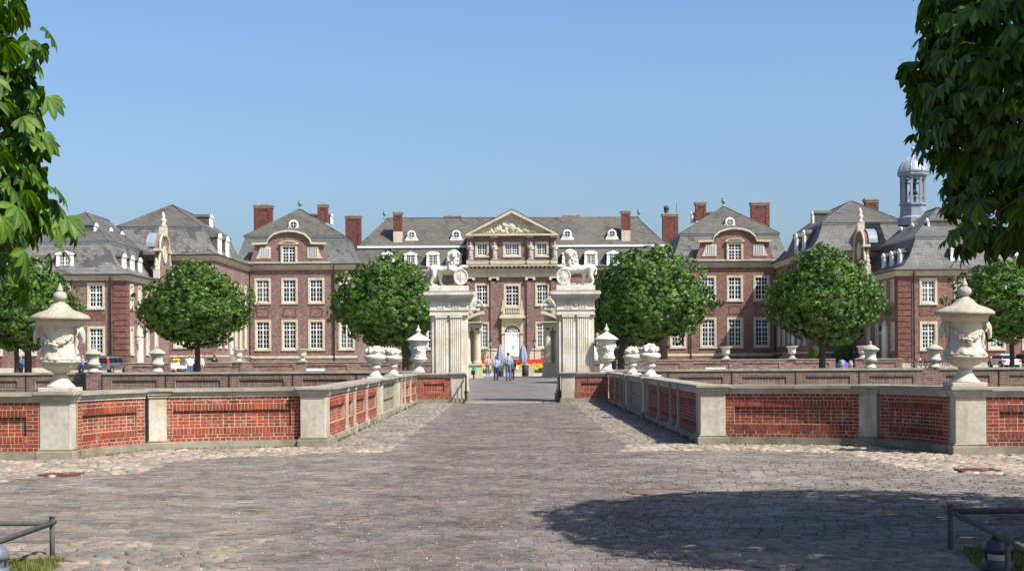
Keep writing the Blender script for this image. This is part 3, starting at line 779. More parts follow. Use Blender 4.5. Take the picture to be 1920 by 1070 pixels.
DM = {}
def dormer(parent, x, y, z, w, h, rz=0, depth=3.0, kind='arch', small=False):
    """white framed dormer; front plane at local y=0 looking to -y"""
    W4 = Matrix.Translation((x, y, z)) @ Matrix.Rotation(rz, 4, 'Z')
    k = (round(w, 2), round(h, 2), kind)
    if k not in DM:
        q = MB(); a = w / 2; fh = h * .80
        if kind == 'oeil':
            n = 24; rim = []; q = MB()
            prof = [(-a * 1.15, 0), (a * 1.15, 0), (a * 1.0, h * .25), (a * .80, h * .42)] + [(a * .78 * math.cos(t), h * .60 + h * .40 * math.sin(t)) for t in [math.pi * (i / 10) for i in range(0, 11)]] + [(-a * .80, h * .42), (-a * 1.0, h * .25)]
            q.prism(prof, -.1, .12); q.box(-a * 1.2, a * 1.2, -.16, .12, -.02, h * .12)
            vs = []; cz = h * .56
            for r, yy in ((a * .52, -.17), (a * .66, -.17), (a * .66, -.09), (a * .52, -.09)):
                for i in range(n): vs.append((r * math.cos(2 * math.pi * i / n), yy, cz + r * math.sin(2 * math.pi * i / n)))
            q.add(vs, [(i + j * n, (i + 1) % n + j * n, (i + 1) % n + ((j + 1) % 4) * n, i + ((j + 1) % 4) * n) for j in range(4) for i in range(n)])
            gl = MB(); gl.add([(a * .5 * math.cos(2 * math.pi * i / n), -.112, cz + a * .5 * math.sin(2 * math.pi * i / n)) for i in range(n)], [tuple(range(n))])
            bars = MB(); bars.box(-.03, .03, -.14, -.115, cz - a * .5, cz + a * .5); bars.box(-a * .5, a * .5, -.141, -.116, cz - .03, cz + .03)
            roof = MB(); prof2 = [(a * .86 * math.cos(t), h * .60 + h * .46 * math.sin(t)) for t in [math.pi * (i / 10) for i in range(0, 11)]] + [(-a * .8, h * .1), (a * .8, h * .1)]
            roof.prism(prof2, .121, depth)
        else:
            sw = w * .16
            q.box(-a, -a + sw, -.02, .2, 0, fh); q.box(a - sw, a, -.02, .2, 0, fh); q.box(-a * 1.1, a * 1.1, -.08, .2, -.16, .0)
            q.add([], [])
            if kind == 'arch':
                top = [(-a * 1.08, fh - .10)] + [(a * 1.08 * math.sin(t), fh + (h - fh) * math.cos(t)) for t in [(-.5 + i / 10) * math.pi for i in range(11)]] + [(a * 1.08, fh - .10)]
            else:
                top = [(-a * 1.12, fh - .10), (-a * 1.12, fh + .05), (0, h), (a * 1.12, fh + .05), (a * 1.12, fh - .10)]
            q.prism(top, -.08, .08); q.box(-a * 1.04, -a, -.02, .18, 0, fh * .5)
            q.box(a, a * 1.04, -.02, .18, 0, fh * .5)
            b = a - sw
            gl = MB(); gl.add([(-b, .12, 0), (b, .12, 0), (b, .12, fh), (-b, .12, fh)], [(0, 1, 2, 3)])
            bars = MB(); bars.box(-.06, .06, .03, .09, 0, fh); bars.box(-b, -b + .1, .031, .09, 0, fh); bars.box(b - .1, b, .031, .09, 0, fh); bars.box(-b, b, .032, .09, 0, .12); bars.box(-b, b, .032, .09, fh - .16, fh - .08)
            for i in range(1, 4): bars.box(-b, b, .045, .08, fh * i / 4 - .02, fh * i / 4 + .025)
            for sg in (-1, 1): bars.box(sg * b / 2 - .022, sg * b / 2 + .022, .046, .08, 0, fh)
            roof = MB(); roof.box(-a * .98, a * .98, .201, depth, -.1, fh - .02)
            rt = [(p[0] * 1.04, p[1] + .05) for p in top]; roof.prism(rt, .10, depth + .4)
        ms = []
        for mb_, nm, mt in ((q, 'dormer', M['white']), (gl, 'glass', M['glass']), (bars, 'glazing_bars', M['white']), (roof, 'dormer_roof', M['slate2'])):
            me = mb_.mesh(nm); me.materials.append(mt); ms.append((nm, me))
        DM[k] = ms
    ms = DM[k]; o = link('dormer', ms[0][1], parent, None, W4)
    for nm, me in ms[1:]: link(nm, me, o, None, W4)
    return o
UP = dict(nx=2, split=.66, tall=3); LO = dict(nx=2, split=.70, tall=4)
def side_rot(s): return R(90) if s < 0 else R(-90)

for s in (-1, 1):
    side = 'left' if s < 0 else 'right'; bm = M['brick_l'] if s < 0 else M['brick_r']
    # -------- outer wing (L1 / R1)
    T = thing('side_wing', 'brick side wing at the left edge with clock gable facing the court' if s < 0 else 'brick side wing at the right with bell lantern rising over its slate roof', 'building', (s * 47, 165, .3))
    d0 = 160.0; xi = 39.95; xo = 56.0; ze = 10.55; y1 = 180.0
    zu, zl = VZ(96.5, 160), VZ(10.5, 160)
    wins = []
    for i in range(4):
        cx = s * (43.05 + 3.53 * i)
        wins.append((cx, zu, 1.84, 2.75, .24, UP)); wins.append((cx, zl, 1.84, 3.02, .24, LO))
    W4 = TR(0, d0, 0)
    facade(T, W4, min(s * xi, s * xo), max(s * xi, s * xo), .2, 10.1, wins, bm)
    # court side
    sw_ = []
    for i, y in enumerate((162.1, 165.6, 169.1)):
        sw_.append(((y - d0) * -s * -1 if False else 0, 0, 0, 0, 0, 0))
    Ws = Matrix.Translation((s * xi, d0, 0)) @ Matrix.Rotation(side_rot(s), 4, 'Z')
    # local x along the wall: for rot +90 local +x -> +Y ; for -90 local +x -> -Y
    L = lambda y: (y - d0) * (1 if s < 0 else -1)
    ws = []
    for y in (162.3, 165.8, 169.3, 173.4, 178.0):
        ws.append((L(y), zu, 1.5, 2.75, .24, UP))
        if abs(y - 165.8) > .1 and abs(y - 178) > .1: ws.append((L(y), zl, 1.5, 3.02, .24, LO))
    facade(T, Ws, min(0, L(y1)), max(0, L(y1)), .2, 10.1, ws, bm)
    # doorway in the court side with stone frame
    q = MB(); 
    for sg in (-1, 1): q.box(L(165.8) + sg * .95 - .28, L(165.8) + sg * .95 + .28, -.12, .0, .35, 4.3)
    q.prism([(L(165.8) + 1.23 * math.cos(math.pi * i / 10), 4.3 + 1.15 * math.sin(math.pi * i / 10)) for i in range(11)], -.10, .0)
    part('door_surround', q, M['cream'], T, Ws)
    q = MB(); q.box(L(165.8) - .66, L(165.8) + .66, -.115, -.02, .35, 4.3); q.prism([(L(165.8) + .66 * math.cos(math.pi * i / 10), 4.3 + .6 * math.sin(math.pi * i / 10)) for i in range(11)], -.115, -.02)
    part('door', q, M['white'], T, Ws)
    q = MB(); q.box(s * xi - .02 if s > 0 else -xo, xo if s > 0 else -xi + .02, d0 + .3, y1, .2, 10.0) if False else None
    # back and outer walls
    q = MB(); q.box(min(s * xo, s * xo - s * .3), max(s * xo, s * xo - s * .3), d0, y1, .2, 10.1); q.box(min(s * xi, s * xo), max(s * xi, s * xo), y1 - .3, y1, .2, 10.1); part('rear_wall', q, bm, T)
    # rusticated corner
    q = MB(); n = 15
    for i in range(n):
        za = .95 + (9.15) * i / n; zb_ = .95 + 9.15 * (i + 1) / n - .10
        xa, xb = sorted((s * (xi - .07), s * (xi + 1.30))); q.box(xa, xb, d0 - .09, d0 + 1.3, za, zb_)
    part('corner_rustication', q, M['brick_q'], T)
    # pale plinth, sill panels, cornice
    q = MB(); q.box(min(s * (xi - .12), s * xo), max(s * (xi - .12), s * xo), d0 - .12, y1, .1, .92); part('plinth', q, M['cream'], T)
    q = MB()
    for i in range(4):
        cx = s * (43.05 + 3.53 * i)
        for zb_, hh in ((zu - 1.1, .75),):
            q.box(cx - .95, cx + .95, d0 - .05, d0 - .001, zb_, zb_ + hh)
        q.box(cx - .8, cx + .8, d0 - .05, d0 - .001, .95, 1.9)
    part('apron_panel', q, M['brick_q'], T)
    q = MB(); cornice(q, min(s * xi, s * xo), max(s * xi, s * xo), d0, y1, 10.42, .5, .42); part('cornice', q, M['cream'], T)
    q = MB(); q.box(min(s * (xi - .6), s * (xo + .6)), max(s * (xi - .6), s * (xo + .6)), d0 - .6, y1 + .5, 10.421, 10.58); part('gutter', q, M['gutter'], T)
    q = MB(); q.tube([(s * (xi + 1.55), d0 - .2, .3), (s * (xi + 1.55), d0 - .2, 9.8), (s * (xi + 1.55), d0 - .5, 10.3)], .085, 8); part('downpipe', q, M['gutter'], T)
    x0, x1 = sorted((s * xi, s * xo)); rx = s * 47.4
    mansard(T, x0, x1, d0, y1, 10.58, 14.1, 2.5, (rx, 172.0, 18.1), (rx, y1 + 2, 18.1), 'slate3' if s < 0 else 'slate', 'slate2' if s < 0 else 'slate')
    for dd in ((46.6, 0),) + (((53.3, 0),)):
        dormer(T, s * dd[0], d0 + 1.15, 11.25, 1.75, 1.9, 0, 2.4, 'gable')
    for y in (163.6, 167.1, 170.6): dormer(T, s * (xi + 1.0), y, 11.2, 1.15, 1.75, side_rot(s), 2.4, 'gable')
    for y in (166.0, 172.0, 177.0): dormer(T, s * (xi + 4.6), y, 14.9 + (0.0), .9, 1.5, side_rot(s), 2.6, 'gable')
    # court gable with scrolled outline, medallion and finials
    gy = 176.2; Wg = Matrix.Translation((s * (xi - .35), gy, 0)) @ Matrix.Rotation(side_rot(s), 4, 'Z')
    prof = [(-3.9, 10.4), (3.9, 10.4), (3.5, 11.0), (2.9, 12.2), (2.4, 13.5), (2.3, 14.4)] + [(2.3 * math.cos(t), 14.4 + 1.5 * math.sin(t)) for t in [math.pi * i / 12 for i in range(13)]] + [(-2.3, 14.4), (-2.4, 13.5), (-2.9, 12.2), (-3.5, 11.0)]
    q = MB(); q.prism(prof, 0, .5); go = part('court_gable', q, bm, T, Wg)
    q = MB(); pts = [(p[0] * 1.03, -.05, p[1] + .05) for p in prof[1:]]; q.tube(pts, .13, 6, smooth=False); 
    q.box(-2.9, -1.9, -.25, .6, 13.9, 14.2); q.box(1.9, 2.9, -.25, .6, 13.9, 14.2); part('gable_coping', q, M['cream'], go, Wg)
    q = MB(); q.lathe([(1.0, 0), (1.0, .12), (.8, .16), (.8, .12)], 20, (0, 0, 0)); part('medallion', q, M['cream'], go, Wg @ Matrix.Translation((0, 0, 13.6)) @ Matrix.Rotation(R(90), 4, 'X'))
    q = MB(); q.lathe([(1.05, 14.4)], 3) if False else None
    q = MB(); q.prism([(2.5 * math.cos(t), 14.4 + 1.72 * math.sin(t)) for t in [math.pi * i / 12 for i in range(13)]], .5, 1.5); part('gable_roof', q, M['lead'], go, Wg)
    for lx, zz, hh in ((0, 15.9, 2.7), (-3.5, 11.0, 2.1), (3.5, 11.0, 2.1)):
        q = MB(); k = hh / 2.7
        q.box(lx - .42 * k, lx + .42 * k, -.3 * k, .5 * k, zz - .2, zz + .9 * k)
        q.lathe([(.36 * k, 0), (.5 * k, .12 * k), (.2 * k, .28 * k), (.3 * k, .6 * k), (.36 * k, .85 * k), (.15 * k, 1.0 * k), (.25 * k, 1.2 * k), (.2 * k, 1.4 * k), (.03, 1.75 * k)], 10, (lx, .1, zz + .9 * k)); part('gable_finial', q, M['urnstone'], go, Wg)
    # wall lantern on a bracket
    q = MB(); q.tube([(s * xi, 163.9, 4.1), (s * (xi - 1.1), 163.9, 4.1)], .04, 6); q.tube([(s * xi, 163.9, 3.5), (s * (xi - .8), 163.9, 4.05)], .03, 6); lo = part('wall_lantern', q, M['darkmetal'] if s < 0 else M['white'], T)
    q = MB(); q.lathe([(.08, 0), (.2, .45), (.22, .5), (.05, .7)], 6, (s * (xi - 1.0), 163.9, 4.15), smooth=False); part('lantern_head', q, M['gutter'], lo)
    if s > 0:                                   # bell lantern
        cx, cy, zb0 = WX(1712, 178, 350), 178.0, 16.6
        q = MB(); n8 = math.pi / 8
        q.lathe([(1.75, 0), (1.75, .9), (1.5, 1.1), (1.45, 2.3), (1.62, 2.35), (1.62, 2.55), (1.4, 2.6)], 8, (cx, cy, zb0), a0=n8, smooth=False)
        bt = part('bell_lantern', q, M['lead'], T)
        q = MB(); q.lathe([(1.55, 0), (1.8, .15), (1.8, .35), (1.45, .4)], 8, (cx, cy, zb0 + 5.65), a0=n8, smooth=False); part('lantern_cornice', q, M['lead'], bt)
        q = MB()
        for k in range(8):
            a = n8 + k * math.pi / 4; px, py = cx + 1.33 * math.cos(a), cy + 1.33 * math.sin(a)
            q.tube([(px, py, zb0 + 2.5), (px, py, zb0 + 5.7)], .19, 4, smooth=False)
            b2 = a + math.pi / 4; p2 = (cx + 1.33 * math.cos(b2), cy + 1.33 * math.sin(b2))
            prev = None
            for j in range(7):
                t = j / 6; xx = px + (p2[0] - px) * t; yy = py + (p2[1] - py) * t; zz = zb0 + 5.0 + .55 * math.sin(math.pi * t)
                if prev: q.tube([prev, (xx, yy, zz)], .11, 4, smooth=False)
                prev = (xx, yy, zz)
            q.tube([(px, py, zb0 + 3.3), (p2[0], p2[1], zb0 + 3.3)], .05, 4)
        part('lantern_column', q, M['lead'], bt)
        q = MB(); q.lathe([(1.72, 0), (1.66, .3), (1.5, .75), (1.15, 1.25), (.65, 1.6), (.22, 1.75), (.18, 2.0), (.07, 2.1), (.05, 2.6)], 16, (cx, cy, zb0 + 6.05)); q.ball((cx, cy, zb0 + 8.85), .26); q.tube([(cx, cy, zb0 + 9), (cx, cy, zb0 + 9.8)], .04, 5)
        for k in range(8):
            a = n8 + k * math.pi / 4
            q.tube([(cx + r * math.cos(a), cy + r * math.sin(a), zb0 + 6.05 + z) for r, z in ((1.75, 0), (1.69, .3), (1.53, .75), (1.18, 1.27), (.68, 1.62), (.24, 1.78))], .06, 4)
        part('lantern_dome', q, plain('lead_pale', (.36, .40, .46, 1), .4, .3), bt)
        q = MB(); q.lathe([(.06, 1.2), (.2, 1.15), (.32, .9), (.38, .4), (.58, 0)], 14, (cx, cy, zb0 + 3.6)); q.box(cx - .9, cx + .9, cy - .08, cy + .08, zb0 + 4.8, zb0 + 4.95); part('bell', q, M['darkmetal'], bt)
    # -------- inner wing (L2 / R2)
    T = thing('inner_wing', f'tall hipped brick wing stepping back between the {side} side wing and the {side} pavilion', 'building', (s * 40, 190, .3))
    d1 = 180.4; xa, xb = 34.6, 48.5; yb = 203.5; ze = VZ(197.5, 180.4)
    zuu, zll = 7.9, 2.6
    wins = [(s * 38.4, 3.0, 2.3, 2.6, .25, dict(nx=2, split=.6, tall=2)), (s * 36.4 + s * 0, 7.9, 1.8, 3.2, .24, UP), (s * 40.2, 7.9, 1.8, 3.2, .24, UP), (s * 44, 7.9, 1.8, 3.2, .24, UP)]
    x0, x1 = sorted((s * xa, s * xb))
    facade(T, TR(0, d1, 0), x0, x1, .2, ze - .4, wins, bm)
    Ws = Matrix.Translation((s * xa, d1, 0)) @ Matrix.Rotation(side_rot(s), 4, 'Z'); L = lambda y: (y - d1) * (1 if s < 0 else -1)
    ws = []
    for y in (183.0, 186.8, 190.2, 193.6, 197.0, 200.6):
        ws.append((L(y), 7.9, 1.7, 3.3, .24, UP)); 
        if y != 190.2: ws.append((L(y), 3.0, 1.7, 3.7, .24, LO))
    facade(T, Ws, min(0, L(yb - .02)), max(0, L(yb - .02)), .2, ze - .4, ws, bm)
    q = MB(); q.box(L(190.2) - 1.0, L(190.2) + 1.0, -.12, -.001, 2.3, 6.2); part('door_surround', q, M['cream'], T, Ws)
    q = MB(); q.box(L(190.2) - .62, L(190.2) + .62, -.15, -.121, 2.3, 5.6); part('door', q, M['white'], T, Ws)
    q = MB(); q.box(min(s * xb, s * xb - s * .3), max(s * xb, s * xb - s * .3), d1, yb, .2, ze - .4); part('rear_wall', q, bm, T)
    q = MB(); q.box(x0 - .1, x1 + .1, d1 - .1, yb - .1, .1, 2.0); part('plinth', q, bm, T)
    q = MB(); q.box(x0 - .16, x1 + .16, d1 - .16, yb - .06, 2.001, 2.2); part('plinth_band', q, M['cream'], T)
    q = MB(); cornice(q, x0, x1, d1, yb - .6, ze - .12, .55, .5); part('cornice', q, M['cream'], T)
    q = MB(); q.box(x0 - .62, x1 + .62, d1 - .62, yb - .1, ze - .119, ze + .05); part('gutter', q, M['gutter'], T)
    rx = s * 41.55
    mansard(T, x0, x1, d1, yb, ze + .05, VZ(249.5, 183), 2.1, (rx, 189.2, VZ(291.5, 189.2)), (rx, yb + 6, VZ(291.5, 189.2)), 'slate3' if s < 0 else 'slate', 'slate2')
    for y in (186.5, 191.5): dormer(T, s * (xa + .55), y, ze + .5, 1.5, 2.5, side_rot(s), 2.6, 'arch')
    dormer(T, s * (xa + 3.6), 197, VZ(249.5, 183) + 1.0, 1.4, 1.8, side_rot(s), 2.6, 'arch')
    if s > 0: chimney(T, s * 44.6, 192, 1.5, 1.2, 16, VZ(299, 190))
    q = MB()                                   # outside stair with rail at the inner corner
    for k in range(8): q.box(min(s * (xa - .2 - 1.6 + .0), s * (xa - .1)) if False else min(s * (xa - 2.9 + .3 * k), s * (xa - .11)), max(s * (xa - 2.9 + .3 * k), s * (xa - .11)), 188.4, 192, .3 + .24 * k, .3 + .24 * (k + 1) - .002)
    st = part('steps', q, M['capstone'], T)
    q = MB()
    for yy in (188.45, 191.95): q.tube([(s * (xa - 3.0), yy, 1.3), (s * (xa - .2), yy, 3.3)], .035, 5); [q.tube([(s * (xa - 2.9 + .4 * k), yy, .3 + .3 * k), (s * (xa - 2.9 + .4 * k), yy, 1.35 + .29 * k)], .02, 4) for k in range(7)]
    part('handrail', q, M['darkmetal'], st)
    # -------- corner pavilion (L3 / R3)
    T = thing('corner_pavilion', f'three-bay brick pavilion with curved gable and green urn finial, {side} of the main house', 'building', (s * 29, 205, .3))
    d2 = 203.5; k2 = d2 / F; cxp = s * 417.5 * k2; xl, xr = 34.6, 20.4; ze = VZ(179, d2)
    x0, x1 = sorted((s * xl, s * xr)); zu0, zl0 = VZ(104.5, d2), VZ(17.3, d2)
    wu = VZ(153.3, d2) - zu0; wl = VZ(75, d2) - zl0; bay = 50.2 * k2
    wins = []
    for i in (-1, 0, 1):
        wins += [(cxp + i * bay, zu0, 30.8 * k2, wu, .26, UP), (cxp + i * bay, zl0, 30.8 * k2, wl, .26, LO)]
    xe = s * 310.5 * k2
    wins += [(xe, zu0, 30.8 * k2, wu, .26, UP), (xe, zl0, 30.8 * k2, wl, .26, LO)]
    facade(T, TR(0, d2, 0), x0, x1, .2, ze - .4, wins, bm)
    q = MB()
    for i in (-1, 0, 1):
        c_ = cxp + i * bay; z = VZ(82, d2)
        for (a, b, c, e) in ((-1.0, 1.0, z + 1.0, z + 1.1), (-1.0, -.9, z, z + 1.0), (.9, 1.0, z, z + 1.0), (-1.0, 1.0, z - .1, z)): q.box(c_ + a * .8, c_ + b * .8, d2 - .05, d2 - .001, c, e)
    part('apron_panel', q, M['brick_q'], T)
    gx0, gx1 = sorted((cxp - 81 * k2, cxp + 81 * k2))
    q = MB(); q.box(x0, x1, d2 - .14, d2 + .3, .1, VZ(3, d2)); part('plinth', q, bm, T)
    q = MB(); q.box(x0, x1, d2 - .2, d2 + .3, VZ(3, d2) + .001, VZ(7.5, d2)); part('plinth_band', q, M['cream'], T)
    q = MB(); q.box(x0, x1, d2 + .2, d2 + .4, .2, ze - .5) if False else None
    q = MB(); q.box(min(s * xr, s * xr + s * .3), max(s * xr, s * xr + s * .3), d2 + .01, d2 + 24, .2, ze - .4); part('side_wall', q, bm, T)
    q = MB(); cornice(q, x0 + .55, x1 - .3, d2, d2 + 14, ze - .12, .62, .52); part('cornice', q, M['cream'], T)
    q = MB(); q.box(x0, x1, d2 - .64, d2 + 14, ze - .119, ze + .06); part('gutter', q, M['gutter'], T)
    for xx in (s * 334 * k2, s * 492 * k2):
        q = MB(); q.tube([(xx, d2 - .2, .3), (xx, d2 - .2, ze - .9), (xx, d2 - .55, ze - .1)], .09, 8); part('downpipe', q, M['gutter'], T)
    apx = s * 28.9
    mansard(T, min(s * 37.2, s * 20.6), max(s * 37.2, s * 20.6), d2, d2 + 16, ze + .06, VZ(231, 205), 1.8, (apx - .01, d2 + 7.6, VZ(283, 211)), (apx + .01, d2 + 7.6, VZ(283, 211)), 'slate', 'slate2')
    finial(T, apx, d2 + 7.6, VZ(283, 211) - .1, 1.5)
    # curved gable
    U = lambda u: cxp + u * k2
    def Z(y_): return VZ(672 - y_ + 2.38, d2)
    body = [(-76, 497), (76, 497), (72, 486), (66, 470), (63, 457), (41, 455), (38, 447), (28, 438), (14, 433.8), (0, 432.6), (-14, 433.8), (-28, 438), (-38, 447), (-41, 455), (-63, 457), (-66, 470), (-72, 486)]
    q = MB(); q.prism([(U(a), Z(b)) for a, b in body], d2 - .12, d2 + .5); go = part('curved_gable', q, bm, T)
    q = MB(); q.box(U(-77), U(77), d2 - .30, d2 - .121, Z(498), Z(491)); part('gable_base_band', q, M['cream'], go)
    cp = [(-69, 455.5), (-41, 454.5), (-38, 446), (-28, 437), (-14, 432.6), (0, 431.2), (14, 432.6), (28, 437), (38, 446), (41, 454.5), (69, 455.5)]
    q = MB()
    for (a, b), (c, e) in zip(cp, cp[1:]):
        q.add([(U(a), d2 - .5, Z(b)), (U(c), d2 - .5, Z(e)), (U(c), d2 + .6, Z(e)), (U(a), d2 + .6, Z(b)), (U(a), d2 - .5, Z(b + 3.6)), (U(c), d2 - .5, Z(e + 3.6)), (U(c), d2 + .6, Z(e + 3.6)), (U(a), d2 + .6, Z(b + 3.6))],
              [(0, 1, 5, 4), (0, 3, 2, 1), (4, 5, 6, 7), (0, 4, 7, 3), (1, 2, 6, 5)])
    part('gable_coping', q, M['cream'], go)
    q = MB()
    rp = [(-38, 446), (-28, 437), (-14, 432.4), (0, 431), (14, 432.4), (28, 437), (38, 446), (38, 470), (-38, 470)]
    q.prism([(U(a), Z(b) - .15) for a, b in rp], d2 + .6, d2 + 6); part('gable_roof', q, M['slate2'], go)
    Wgf = TR(0, d2 - .13, 0)
    window(go, Matrix.Translation((U(0), d2 - .30, Z(497))), 31 * k2, Z(460.5) - Z(497), .24, 2, .62, 3) if False else None
    window(T, Matrix.Translation((U(0), d2 - .32, Z(496))), 31 * k2, Z(459) - Z(496), .24, 2, .62, 3)
    for sg in (-1, 1):
        q = MB(); xi_, xo_ = 36, 66
        q.prism([(U(sg * 34), Z(485)), (U(sg * 62), Z(485)), (U(sg * 57), Z(474)), (U(sg * 54.5), Z(462.5)), (U(sg * 34), Z(462.5))][::sg], d2 - .20, d2 - .121); wo = part('gable_window', q, M['cream'], T)
        q = MB(); q.box(*sorted((U(sg * 37), U(sg * 53))), d2 - .215, d2 - .201, Z(482), Z(466)); part('glass', q, M['glass'], wo)
        q = MB()
        for i in range(5):
            a = 37 + 4 * i; q.box(*sorted((U(sg * (a - .5)), U(sg * (a + .5)))), d2 - .25, d2 - .216, Z(482), Z(466))
        for i in range(5): q.box(*sorted((U(sg * 37), U(sg * 53))), d2 - .251, d2 - .217, Z(482 - 4 * i + .4), Z(482 - 4 * i - .5))
        part('glazing_bars', q, M['white'], wo)
    q = MB(); q.prism([(U(-18 ), Z(458.5)), (U(18), Z(458.5))] + [(U(18 * math.cos(math.pi * i / 8)), Z(457.5 - 6.5 * math.sin(math.pi * i / 8))) for i in range(9)], d2 - .52, d2 - .12); part('window_pediment', q, M['cream'], go)
    q = MB(); q.prism([(U(14 * math.cos(math.pi * i / 8)), Z(457 - 4.2 * math.sin(math.pi * i / 8))) for i in range(9)], d2 - .54, d2 - .521); part('pediment_brick', q, bm, go)
    dormer(T, s * (408 + 0) * 207.5 / F, 207.0, VZ(239.5, 207.5), 1.65, 1.6, 0, 2.4, 'oeil')
    def ch(x, y, u, x_w, vt, vb, d, vbase=None):
        chimney(T, s * u * d / F, d, x_w * d / F, 1.3, VZ(vb, d) - 2, VZ(vt, d), VZ(vbase, d) if vbase else None)
    ch(0, 0, 465, 33, 291, 240, 211); ch(0, 0, 353.5, 18, 292, 240, 209.5, 255); 
    chimney(T, s * 296.5 * 238 / F, 238, 28 * 238 / F, 1.6, 15, VZ(270, 238))
    if s > 0:
        q = MB(); q.ball((s * 290 * 238 / F, 238, VZ(279, 238)), (.45, .45, .5)); q.tube([(s * 290 * 238 / F, 238, VZ(268, 238)), (s * 290 * 238 / F, 238, VZ(276, 238))], .35, 10); part('chimney_cowl', q, M['gutter'], T)
        q = MB(); q.tube([(s * 309 * 238 / F, 238, VZ(268, 238)), (s * 309 * 238 / F, 238, VZ(290, 238))], .04, 5); part('aerial', q, M['gutter'], T)
    dormer(T, s * 24.6, 212, VZ(255, 212), 1.3, 1.3, side_rot(-s) + math.pi, 2.6, 'arch')

# -------- main house
T = thing('main_house', 'main brick palace front with sculpted pediment, statues and white arched door', 'building', (0, 228, .3))
dc = 230.0; kc = dc / F; bm = M['brick_l']; ze = VZ(171, dc); hx = 25.2
zu0, zl0 = VZ(98.5, dc), VZ(17, dc)
U = lambda u, d=dc: u * d / F
def Zc(y, d=dc): return VZ(672 - y, d)
wins = []
for s in (-1, 1):
    for u in (107, 148, 190, 232):
        wins += [(s * U(u), zu0, 27 * kc, Zc(531) - zu0, .25, UP), (s * U(u), zl0, 27 * kc, Zc(603) - zl0, .25, LO)]
facade(T, TR(0, dc, 0), -hx, hx, .2, ze - .4, wins, bm)
q = MB(); q.box(-hx, hx, dc - .15, dc + .3, .1, 2.4); part('plinth', q, bm, T)
q = MB(); cornice(q, -hx + .6, hx - .6, dc, dc + 14, ze - .12, 1.0, .55); part('cornice', q, M['cream'], T)
q = MB(); q.box(-hx, hx, dc - .66, dc + 14, ze - .119, ze + .08); part('gutter', q, M['gutter'], T)
mansard(T, -hx, hx, dc, dc + 16, ze + .08, VZ(209, dc + 2), 2.1, (-233 * 238 / F, dc + 8, VZ(264, dc + 8)), (234 * 238 / F, dc + 8, VZ(264, dc + 8)), 'slate2', 'slate2')
q = MB(); q.box(-hx + 2, hx - 2, dc + 1.86, dc + 1.9, VZ(209, dc + 2) - .05, VZ(209, dc + 2) + .25); part('roof_band', q, M['white'], T)
for s in (-1, 1):
    for u in (106.3, 148, 190, 232.5): dormer(T, s * U(u, 230), dc - .1, ze + .22, 24 * 230 / F, 28.0 * 230 / F, 0, 3.2, 'arch' if (u in (148, 232.5)) else 'gable')
    for u in (104, 188): dormer(T, s * U(u, 233), 233.2, VZ(222, 233), 21 * 233 / F, 19.5 * 233 / F, 0, 3, 'oeil')
    finial(T, s * 238.5 * 238 / F, dc + 8, VZ(263, 238), 1.5)
    chimney(T, s * 213.5 * 233.5 / F, 233.6, 15.5 * 233.5 / F, 1.2, VZ(222, 233) - .6, VZ(277, 233), VZ(239, 233))
    chimney(T, s * 111.5 * 239 / F, 239.5, 29 * 239 / F, 1.2, VZ(258, 239), VZ(269, 239))
# projecting centre
dr = 227.0; kr = dr / F; hw = 85.5 * kr
Ur = lambda u: u * kr
Zr = lambda y: VZ(672 - y, dr)
wins = [(s * Ur(56.5), Zr(574), 27 * kr, Zr(531) - Zr(574), .25, UP) for s in (-1, 1)] + [(s * Ur(56.5), Zr(654), 27 * kr, Zr(603) - Zr(654), .25, LO) for s in (-1, 1)]
wins += [(0, Zr(577), 32 * kr, Zr(532) - Zr(577), .30, dict(nx=2, split=.62, tall=3))]
facade(T, TR(0, dr, 0), -hw, hw, .2, Zr(519), wins, bm, 'centre_wall')
facade(T, TR(0, dr + .3, 0), -hw + .1, hw - .1, Zr(496), Zr(440), [(s * Ur(56), Zr(482), 26 * kr, Zr(453) - Zr(482), .30, dict(nx=2, split=0, tall=4)) for s in (-1, 1)] + [(0, Zr(482), 34 * kr, Zr(453) - Zr(482), .30, dict(nx=3, split=0, tall=4))], bm, 'attic_wall')
q = MB()
for s in (-1, 1):
    q.box(min(s * hw, s * (hw - .3)), max(s * hw, s * (hw - .3)), dr + .01, dr + 3.4, .2, Zr(519)); q.box(min(s * (hw - .1), s * (hw - .4)), max(s * (hw - .1), s * (hw - .4)), dr + .31, dr + 8, Zr(496), Zr(440))
part('return_wall', q, bm, T)
for u in (-79, -34, 34, 79):                   # giant pilasters
    q = MB(); q.box(Ur(u - 6.5), Ur(u + 6.5), dr - .28, dr - .001, 1.2, Zr(524)); po = part('pilaster', q, M['brick_l'], T)
    q = MB(); q.box(Ur(u - 8.5), Ur(u + 8.5), dr - .5, dr - .01, Zr(522), Zr(520))
    for s in (-1, 1): q.lathe([(.28, 0), (.28, .45)], 10, (0, 0, 0)); 
    q = MB(); q.box(Ur(u - 8), Ur(u + 8), dr - .48, dr - .002, Zr(521.6), Zr(519.5))
    for s in (-1, 1): q.tube([(Ur(u + s * 7), dr - .5, Zr(522.5)), (Ur(u + s * 7), dr - .05, Zr(522.5))], .24, 10); q.box(Ur(u - 6.8), Ur(u + 6.8), dr - .36, dr - .003, Zr(526), Zr(522))
    part('capital', q, M['cream'], po)
    q = MB(); q.box(Ur(u - 6), Ur(u + 6), dr + .02, dr + .299, Zr(495), Zr(443)); part('attic_pier', q, M['brick_l'], T)
    q = MB(); q.box(Ur(u - 6.6), Ur(u + 6.6), dr - .10, dr + .35, Zr(445.5), Zr(442.2)); q.box(Ur(u - 6.6), Ur(u + 6.6), dr - .35, dr + .5, Zr(496.5), Zr(487.5)); part('attic_pier_stone', q, M['cream'], T)
